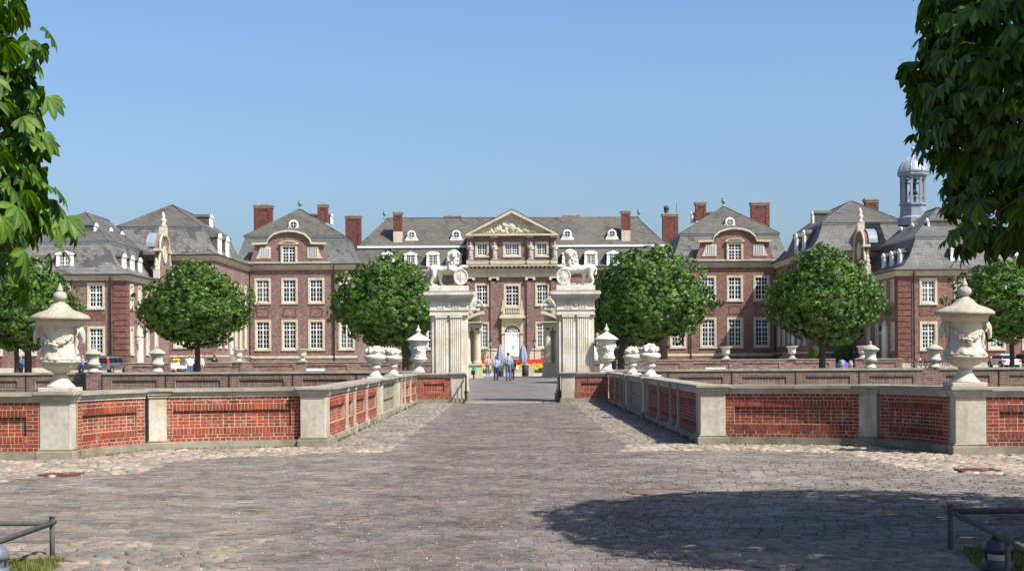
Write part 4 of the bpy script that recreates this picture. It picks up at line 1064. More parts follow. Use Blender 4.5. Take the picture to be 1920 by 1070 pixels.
# entablature
q = MB(); q.box(-hw - .15, hw + .15, dr - .36, dr + 2, Zr(519.4), Zr(513)); q.box(-hw - .2, hw + .2, dr - .41, dr + 2, Zr(512.9), Zr(511)); q.box(-hw - .1, hw + .1, dr - .32, dr + 2, Zr(510.9), Zr(505)); q.box(-hw - .3, hw + .3, dr - .5, dr + 2, Zr(504.9), Zr(503.2))
q.box(-hw - .95, hw + .95, dr - 1.15, dr + 2, Zr(499.6), Zr(496.6)); part('entablature', q, M['cream'], T)
q = MB(); n = 23
for i in range(n):
    x = -hw - .3 + (2 * hw + .6) * i / (n - 1); q.box(x - .16, x + .16, dr - 1.0, dr - .3, Zr(502.5), Zr(499.7))
part('dentil', q, M['cream'], T); tag(tree_children(T)[-1], kind='stuff')
q = MB(); q.box(-hw - .99, hw + .99, dr - 1.19, dr + 2, Zr(496.5), Zr(495.9)); part('entablature_cover', q, M['gutter'], T)
q = MB(); q.box(-hw + .1, hw - .1, dr - .1, dr + .28, Zr(495.8), Zr(489)); part('attic_base', q, M['cream'], T)
# pediment
q = MB(); pb, pt_ = Zr(440.4), Zr(393.5); pw = 86.5 * kr
q.prism([(-pw + .5, pb), (pw - .5, pb), (0, pt_ - .35)], dr + .25, dr + .5); po = part('pediment', q, M['cream'], T)
q = MB(); q.box(-pw, pw, dr - .5, dr + .5, Zr(442), Zr(438.6)); 
for s in (-1, 1):
    a, b = (s * pw, Zr(438.5)), (0, pt_)
    dx, dz = b[0] - a[0], b[1] - a[1]; L_ = math.hypot(dx, dz); nx, nz = -dz / L_ * s, dx / L_ * s
    for th, yo in ((.42, -.5), (.62, -.15)):
        P0 = [(a[0], a[1]), (b[0], b[1]), (b[0], b[1] - th * 1.1), (a[0] - s * th * 1.6, a[1] + .0)]
        q.prism(P0, dr + yo - s * .003, dr + .5 + s * .002)
part('raking_cornice', q, M['cream'], po)
q = MB()
for s in (-1, 1): q.add([(s * (pw + .1), dr - .55, Zr(438)), (0, dr - .55, pt_ + .12), (0, dr + 9, pt_ + .12), (s * (pw + .1), dr + 9, Zr(438))], [(0, 1, 2, 3)])
part('pediment_roof', q, M['slate'], po)
q = MB(); r5 = random.Random(5)
def rel(u, y, r, rz_=None, ry=.14): q.ball((u * kr, dr + .22, Zr(y)), (r * kr, ry, (rz_ or r) * kr))
rel(0, 426, 9, 10, .22); rel(0, 426, 6.5, 8, .32); rel(0, 411, 6, 3, .3); rel(0, 405, 5, 3.2, .3)
for i in range(5): rel(-5 + 2.5 * i, 402.5 + abs(i - 2) * .5, 1.1, 1.8, .32)
for s in (-1, 1):
    for a, b, r in ((11, 430, 4), (14, 422, 5), (17, 415, 3.6), (19, 412, 3), (16, 434, 4), (22, 427, 4.6), (26, 431, 4), (24, 421, 3), (30, 434, 3.4), (35, 435, 2.6), (38, 432, 2.4), (42, 435, 2.6), (47, 436, 1.9), (52, 437, 1.6), (28, 424, 2.3), (9, 436, 3), (32, 429, 2.2)): rel(s * a, b, r + r5.uniform(-.3, .3), (r + r5.uniform(-.6, .6)) * .85, .2 + .1 * r5.random())
    for k in range(24): rel(s * r5.uniform(8, 46), r5.uniform(424, 437), r5.uniform(.8, 2), None, .26)
part('pediment_relief', blob(q, .09, 1), M['cream'], po)
# statues on the attic piers
q = MB(); q.lathe([(.36, 0), (.38, .5), (.33, 1.1), (.27, 1.45), (.34, 1.75), (.3, 1.95), (.12, 2.08), (.08, 2.15)], 12); q.ball((0, 0, 2.32), .17); limb(q, [(.3, 0, 1.9), (.42, -.15, 1.5), (.15, -.35, 1.4)], [.1, .09, .07]); limb(q, [(-.3, 0, 1.9), (-.42, -.1, 1.5), (-.3, -.32, 1.75)], [.1, .09, .07]); limb(q, [(.25, -.2, 1.1), (.1, -.3, .5), (.2, -.2, .05)], [.1, .12, .12]); q.box(-.4, .4, -.35, .35, -.1, .06)
stm = blob(q, .055, 1)
for i, (u, lb) in enumerate(((-79, 'weathered robed statue at the far left end of the attic ledge'), (-34, 'weathered robed statue between the left and middle attic windows'), (34, 'weathered robed statue between the middle and right attic windows'), (79, 'weathered robed statue at the far right end of the attic ledge'))):
    o = link('statue', stm, None, M['greystat'], TR(Ur(u) + .1, dr - .05, Zr(487.5) + .1, 0, 1.02)); tag(o, lb, 'statue', 'robed statues along the attic of the main house', 'thing')
# balcony, portal, door
q = MB(); q.box(Ur(-24), Ur(24), dr - .75, dr - .001, Zr(595), Zr(592)); q.box(Ur(-21.5), Ur(21.5), dr - .6, dr - .002, Zr(591.9), Zr(589)); q.box(Ur(-17), Ur(17), dr - .62, dr - .4, Zr(578.5), Zr(576)); 
for s in (-1, 1):
    q.box(*sorted((Ur(s * 13.5), Ur(s * 18))), dr - .64, dr - .3, Zr(588.9), Zr(578.6)); q.prism([(Ur(s * 18.2), Zr(589)), (Ur(s * 22), Zr(589)), (Ur(s * 22), Zr(584)), (Ur(s * 19.5), Zr(574)), (Ur(s * 19), Zr(566)), (Ur(s * 16.2), Zr(560)), (Ur(s * 16.2), Zr(578))][::s], dr - .12, dr - .001)
bo = part('balcony', q, M['cream'], T)
for i in range(8):
    q = MB(); q.lathe([(.09, 0), (.06, .12), (.12, .3), (.06, .6), (.1, .75)], 8, (Ur(-11 + 22 * i / 7), dr - .5, Zr(589) + .02)); part('baluster', q, M['cream'], bo)
q = MB(); q.box(Ur(-20), Ur(20), dr - .5, dr - .003, Zr(602), Zr(596.5)); q.box(Ur(-25), Ur(25), dr - 1.0, dr - .004, Zr(596.4), Zr(595.1))
for s in (-1, 1):
    q.box(*sorted((Ur(s * 14.5), Ur(s * 20))), dr - .35, dr - .005, Zr(668), Zr(602.2)); q.box(*sorted((Ur(s * 13), Ur(s * 21))), dr - .5, dr - .006, Zr(625), Zr(623))
n = 14; arc = [(Ur(14.3) * math.cos(math.pi * i / n), Zr(623) + Ur(12.6) * math.sin(math.pi * i / n)) for i in range(n + 1)]
for (a, b) in zip(arc, arc[1:]):
    q.prism([a, b, (b[0], Zr(602.3)), (a[0], Zr(602.3))][::-1], dr - .3, dr - .007)
po = part('portal', q, M['cream'], T)
q = MB(); q.box(Ur(-13.6), Ur(-.15), dr - .18, dr - .08, Zr(668), Zr(626)); q.box(Ur(.15), Ur(13.6), dr - .18, dr - .08, Zr(668), Zr(626))
for s in (-1, 1):
    for a, b in ((664, 655), (653, 641), (639, 629)): q.box(*sorted((Ur(s * 2.8), Ur(s * 10.8))), dr - .22, dr - .181, Zr(a), Zr(b))
do = part('door', q, M['white'], T); q = MB(); q.ball((Ur(2), dr - .26, Zr(650)), .09); part('door_handle', q, M['darkmetal'], do)
q = MB(); q.prism([(a * .97, b) for a, b in arc], dr - .10, dr - .09); fo = part('fanlight', q, M['glass'], T)
q = MB(); q.box(Ur(-13.6), Ur(13.6), dr - .25, dr - .101, Zr(626), Zr(622.6))
for i in range(1, 7):
    a = math.pi * i / 7; q.tube([(0, dr - .16, Zr(622.6)), (Ur(12) * math.cos(a), dr - .16, Zr(622.6) + Ur(11) * math.sin(a))], .035, 5)
for rr in (.5, .8): q.tube([(Ur(12.6) * rr * math.cos(math.pi * i / 10), dr - .16, Zr(622.6) + Ur(11.4) * rr * math.sin(math.pi * i / 10)) for i in range(11)], .035, 5)
part('fanlight_tracery', q, M['white'], fo)
# terrace and steps in front of the door
Tt = thing('entrance_terrace', 'stone terrace with balustrades and steps before the white main door', 'terrace', (0, 221, .36))
zt = Zr(668)
q = MB(); q.box(-9.6, 9.6, 220.5, 226.6, .2, zt - .1); part('terrace_wall', q, M['greystat'], Tt)
q = MB(); q.box(-9.8, 9.8, 220.3, 226.65, zt - .099, zt); part('terrace_slab', q, M['cream'], Tt)
for i in range(9):
    q = MB(); q.box(-2.3 - .22 * i, 2.3 + .22 * i, 220.3 - .34 * (i + 1), 220.3 - .34 * i - .002, .2, zt - .18 * (i + 1)); part('step', q, M['capstone'], Tt)
for s in (-1, 1):
    for x0_, x1_ in ((2.1, 3.9), (6.2, 9.6)):
        a, b = sorted((s * x0_, s * x1_)); q = MB(); q.box(a, b, 220.4, 220.8, zt + .001, zt + .25); q.box(a, b, 220.38, 220.82, zt + .95, zt + 1.12); bo = part('balustrade', q, M['cream'], Tt)
        n = int((x1_ - x0_) / .32)
        for i in range(n): q = MB(); q.lathe([(.10, .25), (.06, .4), (.13, .55), (.06, .85), (.1, .95)], 7, (a + (i + .5) * (b - a) / n, 220.6, zt)); part('baluster', q, M['cream'], bo)
    q = MB(); a, b = sorted((s * 1.9 + s * .35, s * 3.5 + s * .5)); q.box(a, b, 219.6, 220.35, .3, zt + .9); q.box(a - .1, b + .1, 219.5, 220.45, zt + .901, zt + 1.15); part('terrace_pier', q, M['cream'], Tt)
    q = MB(); q.box(*sorted((s * 4.2, s * 6.0)), 218, 220.29, .2, zt - .7); part('planter_block', q, M['greystat'], Tt)
for s in (-1, 1):
    Tl = thing('lamp_post', f'old street lantern standing {"left" if s < 0 else "right"} of the main door', 'lamp', (s * 3.15, 219, .36), 'lanterns either side of the door')
    x = s * 41 * 219 / F
    q = MB(); q.lathe([(.16, 0), (.16, .4), (.06, .6), (.05, 3.0), (.1, 3.05)], 8, (x, 219, .36)); part('post', q, M['darkmetal'], Tl)
    q = MB(); q.lathe([(.12, 0), (.26, .55), (.26, .6)], 6, (x, 219, 3.42), smooth=False); part('lantern', q, M['capstone'], Tl)
    q = MB(); q.lathe([(.32, 0), (.1, .3), (.03, .45)], 6, (x, 219, 4.03), smooth=False); part('lantern_cap', q, M['darkmetal'], Tl)

# ================================================================ GATE PILLARS AND LIONS
def zb(z): return z
for s in (-1, 1):
    side = 'left' if s < 0 else 'right'
    T = thing('gate_pillar', f'tall pale stone gate pillar with fluted pilasters, {side} of the entrance', 'pillar', (s * 2.32, 57.6, 0), 'pair of gate pillars')
    xi, xo, ya, yb = 1.66, 3.02, 56.95, 58.3
    x0, x1 = sorted((s * xi, s * xo))
    q = MB(); q.box(x0 - .08, x1 + .08, ya - .08, yb + .08, -.05, .32); q.box(x0 - .04, x1 + .04, ya - .04, yb + .04, .321, .42); part('pillar_base', bevel(q, .02), M['plinthstone'], T)
    q = MB(); q.box(x0 + .06, x1 - .06, ya + .06, yb - .06, .42, 3.25); part('shaft', q, M['gatestone'], T)
    # fluted pilasters on the four faces: wide strips with vertical flutes
    def fl(q, a, b, face, y, z0_, z1_, nf):
        wst = (b - a) / nf
        for i in range(nf):
            m = a + (i + .5) * wst
            r_ = [(a + i * wst, .0), (a + i * wst + wst * .22, 0), (a + i * wst + wst * .36, .012), (m, .017), (a + (i + 1) * wst - wst * .36, .012), (a + (i + 1) * wst - wst * .22, 0), (a + (i + 1) * wst, 0)]
            for (p, dp), (p2, dp2) in zip(r_, r_[1:]):
                if face == 'y': vs = [(p, y + dp, z0_), (p2, y + dp2, z0_), (p2, y + dp2, z1_), (p, y + dp, z1_)]
                else:
                    sg = face; vs = [(y - sg * dp, p, z0_), (y - sg * dp2, p2, z0_), (y - sg * dp2, p2, z1_), (y - sg * dp, p, z1_)]
                q.add(vs, [(0, 1, 2, 3)])
    for a, b in ((x0 + .20, x0 + .60), (x1 - .62, x1 - .20)):
        q = MB(); fl(q, a + .03, b - .03, 'y', ya, .5, 3.12, 5); q.box(a, a + .028, ya, ya + .07, .42, 3.2); q.box(b - .028, b, ya, ya + .07, .42, 3.2)
        q.box(a - .03, b + .03, ya - .03, ya + .06, .421, .52); q.box(a - .03, b + .03, ya - .03, ya + .06, 3.121, 3.2); part('fluted_pilaster', q, M['gatestone'], T)
        for fx, sg in ((x0, -1), (x1, 1)):
            q = MB(); c_ = ya + (a - x0); fl(q, c_ + .03, c_ + .37, sg, fx, .5, 3.12, 5); q.box(min(fx, fx - sg * .07), max(fx, fx - sg * .07), c_, c_ + .028, .42, 3.2); q.box(min(fx, fx - sg * .07), max(fx, fx - sg * .07), c_ + .372, c_ + .4, .42, 3.2)
            q.box(min(fx + sg * .03, fx - sg * .06), max(fx + sg * .03, fx - sg * .06), c_ - .02, c_ + .42, .422, .52); q.box(min(fx + sg * .03, fx - sg * .06), max(fx + sg * .03, fx - sg * .06), c_ - .02, c_ + .42, 3.122, 3.2); part('fluted_pilaster', q, M['gatestone'], T)
    q = MB(); e = .04
    for z0_, z1_, e in ((3.201, 3.25, .035), (3.251, 3.38, .015), (3.381, 3.42, .045), (3.421, 3.72, .01), (3.721, 3.76, .04), (3.761, 3.80, .08), (3.801, 3.86, .14), (3.861, 3.95, .19), (3.951, 4.05, .235)):
        q.box(x0 - e, x1 + e, ya - e, yb + e, z0_, z1_)
    part('entablature', q, M['gatestone'], T)
    q = MB()
    for cx in (x0 + .4, x1 - .42):
        for k in range(3): q.box(cx - .13 + k * .1, cx - .07 + k * .1, ya - .03, ya - .011, 3.45, 3.68)
    q.ball(((x0 + x1) / 2, ya - .015, 3.57), (.10, .03, .07)); part('frieze_carving', q, M['gatestone'], T)
    q = MB(); q.box(x0 - .21, x1 + .21, ya - .21, yb + .21, 4.051, 4.09); part('cap_slab', q, M['capstone'], T)
    # iron gate leaf folded back against the pillar
    G = thing('iron_gate_leaf', f'low dark iron gate leaf folded open inside the {side} gate pier', 'gate', (s * 1.62, 56.5, 0), 'folded iron gate leaves')
    xg = s * 1.70
    q = MB(); 
    q.box(xg - .02, xg + .02, 55.55, 56.9, .12, .17); q.box(xg - .02, xg + .02, 55.55, 56.9, .92, .97); part('gate_rail', q, M['darkmetal'], G)
    for i in range(12): q = MB(); q.tube([(xg, 55.6 + i * .115, .1), (xg, 55.6 + i * .115, 1.02)], .014, 5); part('gate_bar', q, M['darkmetal'], G)
K = .00204
def lz(x, z, y=0): return ((x - 620) * K, y, (775 - z) * K)
q = MB()
limb(q, [lz(335, 455), lz(400, 455), lz(500, 480), lz(600, 460), lz(670, 420)], [.165, .155, .135, .17, .20])
limb(q, [lz(670, 400), lz(700, 300), lz(715, 225, -.05)], [.19, .16, .13])
r3 = random.Random(3)
q.ball(lz(712, 215, -.10), (.135, .15, .15)); q.ball(lz(712, 240, -.24), (.065, .07, .055)); q.ball(lz(712, 268, -.2), (.05, .05, .03)); q.ball(lz(693, 190, -.2), .035); q.ball(lz(731, 190, -.2), .035)
for k in range(150):
    t = r3.random(); z = 150 + 320 * t; w_ = 85 + 30 * math.sin(math.pi * min(1, t * 1.15))
    a = r3.uniform(0, 2 * math.pi); cx = 712 - 55 * t
    if z < 290 and math.sin(a) < -.45 and abs(math.cos(a)) < .75: continue
    q.ball(lz(cx + w_ * math.cos(a), z, math.sin(a) * .19 - (.05 if t < .4 else 0)), r3.uniform(.032, .055), 6, 4)
for a in range(9): q.ball(lz(712 + 70 * math.cos(math.pi * a / 8), 185 - 60 * math.sin(math.pi * a / 8), -.14), .045, 6, 4)
limb(q, [lz(330, 470, -.08), lz(345, 590, -.10), lz(315, 640, -.1), lz(292, 700, -.1), lz(322, 755, -.1), lz(400, 764, -.1)], [.15, .10, .075, .05, .05, .04])
limb(q, [lz(400, 480, .08), lz(465, 580, .1), lz(455, 650, .1), lz(487, 745, .1), lz(565, 764, .1)], [.15, .09, .055, .05, .04])
limb(q, [lz(650, 470, -.12), lz(720, 495, -.18), lz(800, 465, -.18), lz(880, 425, -.16), lz(935, 425, -.16)], [.13, .085, .07, .075, .06])
for k in range(3): q.ball(lz(950, 412 + k * 14, -.16 + .03 * (k - 1)), .032, 6, 4)
limb(q, [lz(680, 500, .1), lz(740, 600, .1), lz(730, 690, .1), lz(735, 755, .02), lz(770, 765, -.04)], [.12, .07, .055, .05, .04])
limb(q, [lz(310, 445), lz(285, 432), lz(248, 440), lz(228, 480), lz(233, 530), lz(250, 570)], [.05, .032, .028, .028, .03, .05])
lion = blob(q, .024, 1, 'lion_statue'); lion.materials.append(M['statstone'])
q = MB(); n = 24
def ell(rx, rz, y, cx=836, cz=612): return [lz(cx + rx * math.cos(2 * math.pi * i / n), cz + rz * math.sin(2 * math.pi * i / n) * (1.0), y) for i in range(n)]
rings = [ell(131, 148, -.10), ell(133, 150, -.24), ell(112, 130, -.25), ell(108, 126, -.225), ell(60, 70, -.265), ell(5, 5, -.28)]
for r_ in rings: q.v += r_
q.f = [tuple(range(n))] + [(i * n + k, (i + 1) * n + k, (i + 1) * n + (k + 1) % n, i * n + (k + 1) % n) for i in range(len(rings) - 1) for k in range(n)]; q.sm = [False] + [True] * (len(q.f) - 1)
shield = q.mesh('shield'); shield.materials.append(M['statstone'])
q = MB(); q.box(-.72, .72, -.42, .42, -.20, .0)
lpl = bevel(q, .02); lpl.materials.append(M['statstone'])
for s in (-1, 1):
    T = thing('lion_statue', 'white stone lion on the left gate pillar, paw on a plain oval shield' if s < 0 else 'white stone lion on the right gate pillar, paw on a shield carved with arms', 'statue', (s * 2.33, 57.35, 4.29), 'pair of lion statues')
    B = TR(s * 2.34, 57.45, 4.295, 0, 1.0, 1 if s < 0 else -1)
    link('lion_body', lion, T, None, B); sh = link('shield', shield, T, None, B); link('statue_plinth', lpl, T, None, B)
    q = MB()
    if s < 0: q.tube([lz(836, 492, -.25), lz(836, 560, -.285), lz(836, 730, -.262)], .008, 4)
    else:
        for pts in ([(760, 560), (836, 556), (912, 560)], [(836, 500), (836, 560), (836, 640)], [(770, 640), (836, 640), (905, 640)], [(800, 640), (800, 700)], [(870, 600), (870, 700)], [(780, 590), (810, 600)], [(850, 530), (880, 540)]):
            q.tube([lz(a, b, -.262) for a, b in pts], .012, 4)
        for a, b in ((790, 610), (815, 660), (860, 585), (790, 540), (880, 620)): q.ball(lz(a, b, -.262), (.03, .015, .03), 6, 4)
    part('shield_carving', q, M['statstone'], sh, B)

# ================================================================ URNS
UZ = .001927
def prof(lst, zbase, k=UZ): return [(r * k, (zbase - z) * k) for z, r in lst]
def big_urn(T, x, y, z0, s):
    K_ = TR(x, y, z0)
    q = MB(); q.box(-147 * UZ, 147 * UZ, -147 * UZ, 147 * UZ, 0, 36 * UZ); fo = part('foot_plinth', bevel(q, .008), M['urnstone'], T, K_)
    q = MB(); q.lathe(prof([(944, 128), (930, 118), (905, 92), (880, 72), (858, 58), (850, 64), (838, 62), (832, 52), (820, 56), (815, 60)], 980), 40); part('foot', q, M['urnstone'], T, K_)
    q = MB(); q.lathe(prof([(818, 58), (806, 80), (795, 108), (778, 132), (762, 142), (748, 150), (742, 156)], 980), 96, mod=lambda a, z, r: 1 + .05 * abs(math.sin(a * 7)) ** .5 if r < .285 else 1); part('gadrooned_bowl', q, M['urnstone'], T, K_)
    q = MB(); q.lathe(prof([(744, 158), (736, 170), (722, 172), (716, 164)], 980), 60); part('rim_band', q, M['urnstone'], T, K_)
    def drape(a, z, r):
        zz = z / UZ; t = max(0, min(1, (350 - zz) / 110)) if zz < 350 else 0
        return 1 + t * (.055 * math.sin(a * 9 + zz * .06 + 2 * math.sin(a * 2)) + .03 * math.sin(a * 17 + zz * .03) + .03)
    q = MB(); q.lathe(prof([(718, 164), (700, 158), (690, 155), (675, 150), (660, 146), (645, 143), (630, 139), (600, 134), (540, 136), (490, 141), (455, 145), (440, 150), (434, 156), (430, 176), (424, 186), (400, 196), (378, 206), (374, 204)], 980), 96, mod=drape); bo = part('urn_body', q, M['urnstone'], T, K_)
    q = MB(); q.lathe(prof([(376, 238), (368, 247), (352, 246), (336, 228), (322, 200), (306, 160), (297, 128), (293, 124), (286, 106), (264, 84), (258, 78), (246, 72), (240, 56), (226, 38), (216, 30)], 980), 64, mod=lambda a, z, r: 1 + (.008 * math.sin(a * 24) if r > .2 else 0)); lo = part('lid', q, M['lidstone'], T, K_)
    q = MB(); q.lathe(prof([(218, 30), (212, 34), (204, 46), (190, 56), (172, 57), (152, 50), (138, 32), (128, 20), (126, 28), (122, 27), (100, 19), (78, 9), (60, 2)], 980), 28, mod=lambda a, z, r: 1 + (.04 * math.sin(a * 10) if r > .07 else 0)); part('lid_finial', q, M['lidstone'], lo, K_)
    # garland hanging between the rams' heads, front and back
    rg = random.Random(11)
    for back in (0, math.pi):
        q = MB()
        for i in range(75):
            t = rg.random(); a = -math.pi / 2 + back + (t - .5) * 1.9
            zz = 0.5 * (1 - (2 * t - 1) ** 2); th = 24 * (1 - .5 * abs(2 * t - 1))
            z = (980 - (505 + 75 * (1 - (2 * t - 1) ** 2) + rg.uniform(-th, th))) * UZ
            r = (140 + rg.uniform(0, 16)) * UZ; q.ball((r * math.cos(a), r * math.sin(a), z), (rg.uniform(.020, .036), rg.uniform(.022, .034), rg.uniform(.014, .026)), 6, 4)
        for t in (.5, .46, .54): 
            a = -math.pi / 2 + back + (t - .5) * 1.9
            cap(q, (.29 * math.cos(a), .29 * math.sin(a), .72), (.285 * math.cos(a + .05), .285 * math.sin(a + .05), .66), .022, .008)
        part('garland', blob(q, .0105, 1), M['urnstone'], bo, K_)
    for sg in (-1, 1):
        q = MB(); a0 = 0 if sg > 0 else math.pi
        limb(q, [(.27, 0, 1.05), (.33, 0, 1.03), (.37, -.01, .95), (.40, -.01, .84)], [.06, .065, .062, .035]); q.ball((.395, -.01, .80), (.035, .032, .03)); q.ball((.36, -.05, .98), .02); q.ball((.36, .03, .98), .02)
        for e in (-1, 1):
            pts = [(.31 - .045 * math.cos(t) * .7, e * (.06 + .012 * t), 1.00 + .055 * math.sin(t) - .012 * t) for t in [i * .7 for i in range(8)]]
            limb(q, pts, [.026 - .0022 * i for i in range(8)])
        limb(q, [(.27, 0, .95), (.29, -.02, .80), (.275, -.03, .70), (.30, -.02, .62), (.27, 0, .56)], [.045, .035, .025, .035, .02])
        limb(q, [(.27, -.08, .58), (.32, -.07, .50), (.28, -.06, .45)], [.03, .04, .03])
        part('ram_head', blob(q, .011, 1), M['urnstone'], bo, K_ @ Matrix.Rotation(a0 + (.0 if sg > 0 else 0) - sg * .12, 4, 'Z'))
for s in (-1, 1):
    T = thing('stone_urn', f'largest lidded stone urn with garland and ram heads, on the near {"left" if s < 0 else "right"} pier', 'urn', (s * 7.38, 25.22, 1.104), 'pair of large lidded urns')
    big_urn(T, s * 7.38, 25.24, 1.104, s)
for s in (-1, 1):
    side = 'left' if s < 0 else 'right'
    T = thing('lidded_urn', f'lidded stone urn with lion mask standing beside the {side} gate pillar', 'urn', (s * 3.45, 56.9, 1.1), 'lidded urns beside the gate pillars'); K_ = TR(s * 3.46, 56.9, 1.104, 0, 1.0)
    q = MB(); q.box(-.23, .23, -.23, .23, 0, .05); q.lathe([(.22, .05), (.21, .09), (.13, .2), (.10, .26), (.11, .30), (.09, .31), (.12, .34)], 28); part('foot', q, M['statstone'], T, K_)
    q = MB(); q.lathe([(.12, .34), (.24, .38), (.29, .43), (.29, .46), (.31, .47), (.33, .49), (.30, .53), (.27, .60), (.26, .75), (.27, .9), (.29, 1.0), (.33, 1.08), (.37, 1.14), (.38, 1.17)], 40, mod=lambda a, z, r: 1 + (.03 * abs(math.sin(a * 6)) if z < .45 else 0)); bo = part('urn_body', q, M['statstone'], T, K_)
    q = MB(); q.lathe([(.42, 1.165), (.445, 1.19), (.43, 1.21), (.30, 1.30), (.18, 1.37), (.10, 1.42), (.06, 1.46), (.055, 1.48), (.09, 1.51), (.095, 1.56), (.06, 1.61), (.03, 1.63), (.04, 1.65), (.015, 1.72), (.004, 1.77)], 36); part('lid', q, M['statstone'], T, K_)
    q = MB(); rg = random.Random(4)
    q.ball((.0, -.27, .86), (.10, .09, .12)); q.ball((0, -.36, .82), (.045, .05, .04)); q.ball((-.04, -.34, .9), .025); q.ball((.04, -.34, .9), .025)
    for k in range(30):
        a = rg.uniform(0, 2 * math.pi); q.ball((.13 * math.cos(a), -.26 + rg.uniform(-.02, .02), .87 + .15 * math.sin(a)), rg.uniform(.02, .04), 6, 4)
    q.tube([(.08 * math.sin(t), -.34, .74 - .06 + .07 * math.cos(t) - .02) for t in [i * .5 for i in range(14)]], .016, 6)
    for sg in (-1, 1):
        for k in range(16): t = k / 15; q.ball((sg * (.12 + .17 * t), -.25 + .25 * t, .92 - .16 * math.sin(math.pi * t) + rg.uniform(-.03, .03)), rg.uniform(.02, .045), 6, 4)
        q.ball((sg * .3, 0, .93), (.07, .09, .09)); 
    part('lion_mask', blob(q, .016, 1), M['statstone'], bo, K_)
fv = None
for s in (-1, 1):
    side = 'left' if s < 0 else 'right'
    for j, (y, lb) in enumerate(((40.5, f'nearer of the two carved fruit urns on the {side} bridge parapet'), (46.6, f'farther of the two carved fruit urns on the {side} bridge parapet'))):
        T = thing('fruit_urn', lb, 'urn', (s * 3.6, y, 1.112), 'carved fruit urns on the bridge parapets'); K_ = TR(s * 3.6, y, 1.113, rnd.uniform(0, 6), 1.0 if j == 0 else .97)
        q = MB(); q.box(-.2, .2, -.2, .2, 0, .04); q.lathe([(.17, .04), (.165, .07), (.11, .14), (.075, .19), (.07, .22), (.13, .25), (.15, .28), (.13, .32), (.085, .35)], 28); part('foot', q, M['statstone'], T, K_)
        q = MB(); q.lathe([(.085, .35), (.14, .38), (.22, .44), (.27, .50), (.285, .54), (.275, .58), (.23, .61), (.16, .62)], 40); part('bowl', q, M['statstone'], T, K_)
        rg = random.Random(20 + j * 3 + s); q = MB()
        for k in range(46):
            a = rg.uniform(0, 2 * math.pi); rr = .22 * math.sqrt(rg.random()); q.ball((rr * math.cos(a), rr * math.sin(a), .66 + .13 * (1 - (rr / .25) ** 2) + rg.uniform(-.03, .03)), rg.uniform(.035, .068), 8, 5)
        q.ball((0, 0, .66), (.2, .2, .1))
        part('carved_fruit', blob(q, .017, 0), M['statstone'], T, K_)
# small capped urns on the far moat wall
for x, s, lb in ((175, -1, 'small capped urn on the left moat wall, beside the grey estate car'), (295, -1, 'small capped urn on the left moat wall, right of the grey estate car'), (1632, 1, 'small capped urn with round lid on the right moat wall near the corner tower tree'), (1752, 1, 'small capped urn on the right moat wall in front of the parked bicycles')):
    X = WX(x, 62.2, 690); T = thing('capped_urn', lb, 'urn', (X, 62.2, 1.14), 'capped urns on the moat walls'); K_ = TR(X, 62.2, 1.14)
    q = MB(); q.lathe([(.24, 0), (.24, .05), (.17, .14), (.11, .18), (.10, .22)], 20); part('foot', q, M['urnstone'], T, K_)
    q = MB(); q.lathe([(.10, .22), (.2, .25), (.26, .29), (.27, .36), (.22, .42), (.22, .58), (.26, .66), (.29, .72)], 28); part('urn_body', q, M['urnstone'], T, K_)
    q = MB(); q.lathe([(.33, .71), (.36, .74), (.34, .78), (.2, .88), (.08, .93), (.03, .96), (.06, 1.0), (.05, 1.05), (.01, 1.1)], 24 if s > 0 else 8, smooth=s > 0); part('lid', q, M['lidstone'], T, K_)
for i, (x, lb) in enumerate(((447, 'open stone bowl on the court wall in front of the outside stair, left'), (567, 'open stone bowl on the court wall under the left pavilion'), (1361, 'open stone bowl on the court wall under the right pavilion'), (1485, 'open stone bowl on the court wall between right pavilion and right chestnut'), (1617, 'open stone bowl half behind the small capped urn, right'))):
    X = WX(x, 125.2, 676); T = thing('stone_bowl', lb, 'urn', (X, 125.2, 1.45), 'open stone bowls on the court walls'); K_ = TR(X, 125.2, 1.45, 0, 1.12)
    q = MB(); q.box(-.3, .3, -.3, .3, 0, .06); q.lathe([(.28, .06), (.2, .16), (.12, .28), (.12, .32)], 16); part('foot', q, M['urnstone'], T, K_)
    q = MB(); q.lathe([(.12, .32), (.26, .36), (.3, .45), (.28, .55), (.3, .75), (.38, .84), (.46, .88), (.46, .92)], 20); part('bowl', q, M['urnstone'], T, K_)

